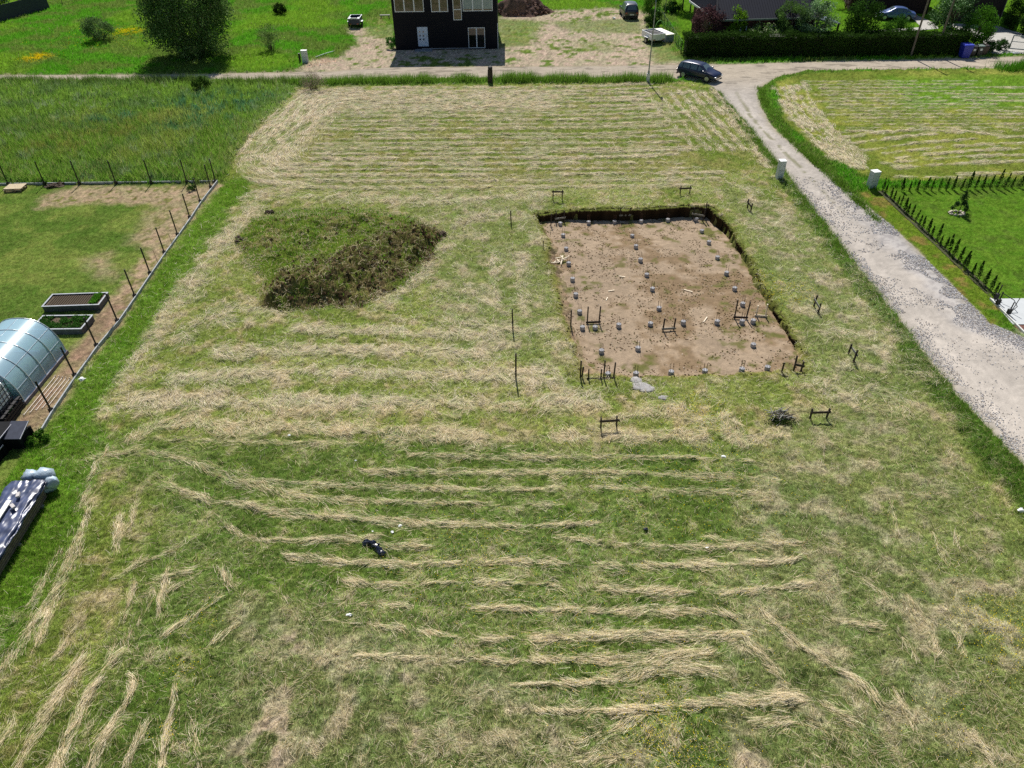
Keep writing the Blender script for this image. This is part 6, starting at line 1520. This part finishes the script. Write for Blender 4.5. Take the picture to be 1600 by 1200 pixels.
# ================================================================== DARK RED HOUSE, RIGHT
m_red = mat('dark_red_boards', lin(64, 30, 28), .75, var=.25, scale=4); m_rf = mat('corrugated_roof', lin(22, 26, 40), .8, var=.12, scale=3, spec=.12); m_fas = mat('white_fascia', lin(216, 218, 222), .5, var=.05)
EH = 3.0
E0 = G(1119.5, 32, EH); E1 = G(1285, 27, EH); E2 = G(1084, 4, EH)
u_ = Vector((E1[0] - E0[0], E1[1] - E0[1], 0)); WL = u_.length; rzh = math.atan2(u_.y, u_.x); DL = abs(E2[1] - E0[1]) + 1.0
t = thing('red_house', 'dark red timber house with grey corrugated hipped roof behind the long hedge', 'house', (E0[0], E0[1], 0), rzh)
MB().box(.5, WL - .5, .5, DL - .5, -.1, EH + .12).build('wall', m_red, t)
RH = 6.2; ry = DL / 2; HRX = 1.3
ro = MB().add([(0, 0, EH), (WL, 0, EH), (WL, DL, EH), (0, DL, EH), (HRX, ry, RH), (WL - HRX, ry, RH), (0, 0, EH - .12), (WL, 0, EH - .12), (WL, DL, EH - .12), (0, DL, EH - .12)], [(0, 1, 5, 4), (1, 2, 5), (2, 3, 4, 5), (3, 0, 4), (6, 9, 8, 7), (0, 6, 7, 1), (1, 7, 8, 2), (2, 8, 9, 3), (3, 9, 6, 0)])
b = ro; nrb = int(WL / .28)
for i in range(nrb):
    xx = .1 + i * .28; f1 = 1.0
    top_x = min(max(xx, HRX), WL - HRX); ff = 1.0 if HRX <= xx <= WL - HRX else (xx / HRX if xx < HRX else (WL - xx) / HRX)
    b.bar((xx, .02, EH + .02), (xx, ry * ff, EH + (RH - EH) * ff + .02), .07, .05)
nrb = int(DL / .3)
for i in range(nrb):
    yy = .15 + i * .3; ff = 1 - abs(yy - ry) / ry
    b.bar((.02, yy, EH + .02), (HRX * ff, yy, EH + (RH - EH) * ff + .02), .07, .05)
ro = ro.build('roof', m_rf, t)
b = MB().bar((-.02, -.04, EH - .02), (-.02, DL, EH - .02), .05, .2); b.build('fascia', m_fas, ro)
b = MB().bar((0, -.06, EH - .02), (WL, -.06, EH - .02), .06, .16); b.build('gutter', mat('green_gutter', lin(76, 96, 90), .5), ro)
b = MB().bar((HRX, ry, RH + .06), (WL - HRX, ry, RH + .06), .3, .1).bar((0, 0, EH + .07), (HRX, ry, RH + .06), .2, .08).bar((WL, 0, EH + .07), (WL - HRX, ry, RH + .06), .2, .08); b.build('ridge', mat('ridge_cap', lin(28, 30, 38), .8, spec=.1), ro)
MB().box(WL * .42, WL * .42 + .8, ry - .4, ry + .4, RH - .4, RH + 1.0).build('chimney', mat('brick_chimney', lin(120, 60, 48), .85, var=.2, scale=10), ro)
def hloc(px, py, off):  # px on the front wall plane -> local x
    best = None
    for k in range(400):
        xx = WL * k / 400; w = (E0[0] + math.cos(rzh) * xx - math.sin(rzh) * off, E0[1] + math.sin(rzh) * xx + math.cos(rzh) * off)
        d = cf * F + cr * (px - 800) - cu * (py - 600); e = abs(w[0] - w[1] * d[0] / d[1])
        if best is None or e < best[0]: best = (e, xx)
    return best[1]
for (ua, ub, vm) in [(1156, 1166.5, 45), (1202, 1209.5, 43), (1240, 1250, 42), (1291, 1293, 40)]:
    xa = hloc(ua, vm, .5); xb = hloc(ub, vm, .5)
    if xb - xa < .4: continue
    w_ = MB().box(xa, xb, .43, .5, .75, .85).box(xa, xb, .43, .5, 2.15, 2.25).box(xa, xa + .12, .43, .5, .85, 2.15).box(xb - .12, xb, .43, .5, .85, 2.15).build('window', m_fr, t)
    MB().box(xa + .12, xb - .12, .46, .499, .85, 2.15).build('pane', m_win, w_)
w_ = MB().box(.43, .5, 2.2, 2.3, 1.0, 2.2).box(.43, .5, 3.3, 3.4, 1.0, 2.2).box(.43, .5, 2.3, 3.3, 1.0, 1.1).box(.43, .5, 2.3, 3.3, 2.1, 2.2).build('window', m_fr, t); MB().box(.46, .499, 2.3, 3.3, 1.1, 2.1).build('pane', m_win, w_)
# porch
pr = MB().add([(WL - 1.2, -.1, 3.0), (WL + 2.2, .0, 2.35), (WL + 2.2, 3.2, 2.35), (WL - 1.2, 3.2, 3.0), (WL - 1.2, -.1, 2.9), (WL + 2.2, .0, 2.25), (WL + 2.2, 3.2, 2.25), (WL - 1.2, 3.2, 2.9)], [(0, 1, 2, 3), (7, 6, 5, 4), (0, 4, 5, 1), (1, 5, 6, 2), (2, 6, 7, 3), (3, 7, 4, 0)]).build('porch_roof', mat('porch_cover', lin(58, 74, 84), .6, var=.1), t)
for xx, yy in [(WL + .4, .1), (WL + 2.05, .1), (WL + 2.05, 3.0), (WL + .4, 3.0)]: MB().box(xx - .08, xx + .08, yy - .08, yy + .08, 0, 2.3).build('porch_post', m_red, t)
b = MB().box(WL - .4, WL + 2.0, .08, .13, .85, .93)
for k in range(12): b.box(WL - .3 + k * .2, WL - .24 + k * .2, .09, .12, .12, .85)
b.build('porch_rail', m_red, t); MB().box(WL - .48, WL + 2.2, 0, 3.2, 0, .12).build('porch_floor', m_grey, t)
# stools / white chair on porch left out of doubt: only pale cushion seen between posts
# sheds top right
m_shed = mat('dark_shed_boards', lin(52, 34, 32), .8, var=.35, scale=5); m_shed2 = mat('grey_shed_boards', lin(58, 52, 50), .85, var=.35, scale=6); m_sroof = mat('pale_roof', lin(196, 200, 206), .35, metal=.4, var=.08)
def shed(name, label, Pa_, Pb_, depth, h, ridge, mw, mr, doors=()):
    a = Vector((*Pa_, 0)); b_ = Vector((*Pb_, 0)); L = (b_ - a).length; rz = math.atan2(b_.y - a.y, b_.x - a.x)
    t = thing(name, label, 'shed', (*Pa_, 0), rz)
    MB().box(0, L, 0, depth, -.1, h).add([(0, 0, h), (L, 0, h), (L / 2, 0, ridge), (0, depth, h), (L, depth, h), (L / 2, depth, ridge)], [(0, 1, 2), (3, 5, 4)]).build('wall', mw, t)
    n_ = int(L / .22); b = MB()
    for i in range(n_): b.box(i * L / n_, i * L / n_ + .03, -.025, 0, 0, h)
    b.build('batten', mw, t)
    o = .35
    b = MB()
    for s_, x0_ in ((-1, 0), (1, L)):
        xo = x0_ + s_ * o; zo = h - (ridge - h) / (L / 2) * o
        b.add([(xo, -o, zo), (L / 2, -o, ridge), (L / 2, depth + o, ridge), (xo, depth + o, zo), (xo, -o, zo + .08), (L / 2, -o, ridge + .08), (L / 2, depth + o, ridge + .08), (xo, depth + o, zo + .08)], [(0, 1, 2, 3), (7, 6, 5, 4), (0, 4, 5, 1), (1, 5, 6, 2), (2, 6, 7, 3), (3, 7, 4, 0)])
    b.build('roof', mr, t)
    for x0_, x1_, z1_ in doors:
        d_ = MB().box(x0_, x1_, -.06, -.026, .05, z1_).build('door', mat('shed_door', lin(34, 26, 26), .8, var=.3), t)
        b = MB().box(x0_ - .08, x0_, -.08, -.03, 0, z1_ + .08).box(x1_, x1_ + .08, -.08, -.03, 0, z1_ + .08).box(x0_, x1_, -.08, -.03, z1_, z1_ + .08); b.build('door_frame', m_grey, t); MB().box(x1_ - .3, x1_ - .22, -.1, -.06, 1.0, 1.15).build('handle', m_galv, d_)
    return t
P0 = G(1326, 17); P1 = G(1448, 22)
shed('long_shed', 'long dark red-brown shed behind the blue saloon car', P0, P1, 7.0, 3.6, 5.6, m_shed, m_rf, [(2.0, 3.0, 2.1)])
P0 = G(1472, 31); P1 = G(1556, 39.5)
shed('wooden_barn', 'dark wooden barn with a big double door beside the concrete drive', P0, P1, 9.0, 4.0, 6.2, m_shed2, m_sroof, [(2.2, 6.0, 2.9)])
# white thing on the far shed: wall lamp
# concrete drive + path
def pave(name, pts, m, z=.04):
    b = MB(); b.slab(GP(pts), -.05, z); props(b.build(name, m), kind='structure')
m_pav = mat('pale_paving', lin(156, 154, 148), .9, var=.08, scale=1.2, bump=.1, spec=.1)
pave('drive', [(1530, 84), (1538, 70), (1530, 62), (1500, 47), (1472, 36), (1560, 41), (1582, 49), (1700, 80), (1700, 88)], m_pav)
pave('path', [(1415, 20), (1423, 20), (1463, 38), (1466, 45), (1445, 47), (1360, 52), (1350, 49), (1440, 43)], m_pav)
# bins
def bin_(label, p, w, h, c, mark=None):
    P = G(*p); t = thing('waste_bin', label, 'waste bin', (P[0], P[1] - .25, 0), 0, 'wheeled waste bins at the hedge')
    m_ = mat('bin_' + c[0], c[1], .45, var=.08)
    MB().add([(-w * .4, -w * .4, .05), (w * .4, -w * .4, .05), (w * .4, w * .4, .05), (-w * .4, w * .4, .05), (-w / 2, -w / 2, h), (w / 2, -w / 2, h), (w / 2, w / 2, h), (-w / 2, w / 2, h)], [(0, 3, 2, 1), (4, 5, 6, 7), (0, 1, 5, 4), (1, 2, 6, 5), (2, 3, 7, 6), (3, 0, 4, 7)]).build('body', m_, t, bevel=.02)
    MB().add([(-w * .54, -w * .56, h + .0), (w * .54, -w * .56, h + .0), (w * .54, w * .54, h + .0), (-w * .54, w * .54, h), (-w * .5, -w * .5, h + .06), (w * .5, -w * .5, h + .06), (w * .5, w * .5, h + .12), (-w * .5, w * .5, h + .12)], [(0, 3, 2, 1), (4, 5, 6, 7), (0, 1, 5, 4), (1, 2, 6, 5), (2, 3, 7, 6), (3, 0, 4, 7)]).build('lid', mat('lid_' + c[0], c[2], .45, var=.08), t)
    for s_ in (-1, 1): MB().tube([(s_ * w * .42, w * .4, .1), (s_ * w * .5, w * .4, .1)], .1, 12).build('wheel', m_tyre, t)
    if mark: MB().box(-.12, .12, -w * .5 - .01, -w * .5 + .03, h * .62, h * .82).build('sticker', m_plate, t)
bin_('large blue wheeled bin at the right end of the hedge', (1503, 89), .95, 1.25, ('blue', lin(36, 48, 150), lin(40, 56, 164)))
bin_('black bin with a white sticker next to the blue bin', (1515, 87.5), .55, .98, ('black', lin(30, 32, 36), lin(44, 46, 50)), True)
bin_('dark bin with grey-green lid and white sticker, third from the blue bin', (1525, 87), .6, 1.0, ('dark', lin(36, 42, 42), lin(110, 124, 118)), True)
bin_('brownish bin rightmost of the row of bins', (1533, 86), .6, .95, ('brown', lin(52, 42, 38), lin(58, 48, 44)), False)
# gate
Ga = G(1574, 80); Gb = G(1640, 86)
t = thing('sliding_gate', 'grey-framed white mesh gate across the drive at the right edge', 'gate', (*Ga, 0), math.atan2(Gb[1] - Ga[1], Gb[0] - Ga[0])); L_ = 6.0
b = MB().box(0, L_, -.04, .04, .25, .33).box(0, L_, -.04, .04, 1.5, 1.58).box(0, L_, -.03, .03, .95, 1.0)
for k in range(4): b.box(k * 1.96, k * 1.96 + .09, -.04, .04, .33, 1.5)
b.build('frame', mat('gate_steel', lin(74, 92, 100), .5, metal=.3), t); b = MB()
for k in range(60): b.box(.1 + k * .098, .108 + k * .098, -.005, .005, .33, 1.5)
b.build('mesh', mat('gate_mesh', lin(150, 156, 160), .5), t); MB().box(2.35, 2.75, -.05, -.04, 1.08, 1.42).build('notice', m_plate, t)
o = MB().slab([(-.5, -.3), (.5, -.3), (.5, .3), (-.5, .3)], 0, .16).build('concrete_block', m_conc, None, loc=(G(1583, 83)[0], G(1583, 83)[1] - .4, 0)); props(o, 'low pale concrete block in front of the gate end', 'concrete block')
# clothes pole, wire fence
P = G(1038, 28); t = thing('clothes_pole', 'thin T-shaped clothes pole on the lawn beside the dark red house', 'clothes pole', (*P, 0)); MB().tube([(0, 0, -.1), (0, 0, 2.2)], .035, 8).build('pole', m_galv, t); MB().bar((-.55, 0, 2.2), (.55, 0, 2.2), .05).build('cross_bar', m_galv, t)
t = thing('wire_fence', 'low wire mesh fence with green posts between the sandy lot and the lawn', 'fence', (*G(1026, 24), 0))
F0 = G(1026, 24); F1 = G(1064, 84); b = MB(); n_ = 9
for i in range(n_ + 1):
    f_ = i / n_; MB().tube([((F1[0] - F0[0]) * f_, (F1[1] - F0[1]) * f_, -.05), ((F1[0] - F0[0]) * f_, (F1[1] - F0[1]) * f_, 1.3)], .03, 6).build('post', mat('green_post', lin(42, 72, 54), .6), t)
for z_ in (.1, .4, .7, 1.0, 1.25): b.bar((0, 0, z_), (F1[0] - F0[0], F1[1] - F0[1], z_), .012)
for i in range(120): f_ = i / 120; b.bar(((F1[0] - F0[0]) * f_, (F1[1] - F0[1]) * f_, .1), ((F1[0] - F0[0]) * f_, (F1[1] - F0[1]) * f_, 1.25), .008)
b.build('mesh', mat('green_wire', lin(52, 84, 60), .6), t)
# board fence in the far left corner
a = G(-60, 52); c = G(78.5, 14); t = thing('board_fence', 'dark board fence in the top left corner', 'fence', (*a, 0), math.atan2(c[1] - a[1], c[0] - a[0])); L_ = math.hypot(c[0] - a[0], c[1] - a[1])
b = MB(); n_ = int(L_ / .16)
for i in range(n_): b.box(i * L_ / n_, (i + 1) * L_ / n_ - .012, -.015, .015, .05, 1.85)
b.build('boards', mat('dark_boards', lin(50, 52, 62), .8, var=.25, scale=4), t)
for i in range(int(L_ / 2.5) + 1): MB().box(i * 2.5 - .05, i * 2.5 + .05, .02, .12, 0, 1.9).build('post', m_dark, t)
d_ = Vector((c[0] - a[0], c[1] - a[1])).normalized()
t = thing('wire_fence', 'thin wire fence continuing from the dark board fence at the top left', 'fence', (c[0], c[1], 0), math.atan2(d_.y, d_.x)); b = MB()
for i in range(1, 7): MB().tube([(i * 2.4, 0, 0), (i * 2.4, 0, 1.5)], .035, 6).build('post', m_post, t)
for z_ in (.3, .8, 1.4): b.bar((0, 0, z_), (14.4, 0, z_), .012)
b.build('wire', m_post, t)
q = G(86, 1); o = MB().box(-2.2, 2.2, -1.4, 1.4, 0, .9).build('pool_wall', mat('pool_blue', lin(120, 196, 214), .4, var=.05), None, bevel=.1, loc=(q[0] + .5, q[1] + 3.2, 0)); props(o, 'pale turquoise tub just visible behind the far left fence', 'paddling pool')
# patio and small objects at the right
b = MB(); b.slab([G(1548, 468), G(1900, 463), G(1960, 506), G(1582, 508)], -.05, .05); props(b.build('patio', mat('light_tiles', lin(170, 174, 176), .9, spec=.1, var=.05, scale=3, bump=.1)), kind='structure')
b = MB(); b.slab([G(1583, 509), G(1900, 507), G(1900, 560), G(1650, 560)], -.05, .03); props(b.build('bark_bed', mat('bark_mulch', lin(104, 70, 60), .95, var=.6, scale=26, bump=1.)), kind='structure')
e0 = G(1546, 468); e1 = G(1600, 522); t = thing('edging_kerb', 'pale concrete edging along the patio and bark bed at the right', 'kerb', (*e0, 0)); L_ = 3
b = MB()
dx, dy = e1[0] - e0[0], e1[1] - e0[1]
for k in range(6): b.bar((dx * (k + .02) / 4, dy * (k + .02) / 4, .05), (dx * (k + .98) / 4, dy * (k + .98) / 4, .05), .07, .14)
b.build('edging_stones', mat('pale_kerb', lin(186, 186, 182), .85, var=.1), t)
for i, (p, h_, lb) in enumerate([((1553.5, 471), .95, 'dark post with a small black unit at the corner of the patio'), ((1557, 478), .8, 'leaning dark post just in front of the corner post of the patio'), ((1574, 493), .75, 'dark post with black fitting halfway along the patio edge')]):
    P = G(*p); t = thing('utility_stub', lb, 'post', (*P, 0)); MB().tube([(0, 0, -.05), (.06, .05, h_)], .03, 6).build('shaft', m_post, t)
    MB().box(-.09, .09, -.07, .07, h_ * .15, h_ * .5).build('unit', m_trim, t)
q0 = G(1559, 470); q1 = G(1578, 490); t = thing('cable', 'thin dark cable arching between the stub posts on the patio edge', 'cable', (*q0, 0)); MB().tube([(0, 0, .5), ((q1[0] - q0[0]) * .5 + .35, (q1[1] - q0[1]) * .5, .42), (q1[0] - q0[0] + .35, (q1[1] - q0[1]) * .85, .3), (q1[0] - q0[0], q1[1] - q0[1], .1)], .02, 6).build('lead', m_post, t); MB().tube([(q1[0] - q0[0], q1[1] - q0[1], 0), (q1[0] - q0[0] + .2, q1[1] - q0[1] + .1, .85)], .02, 6).build('stay', m_post, t)
bpy.data.meshes  # end
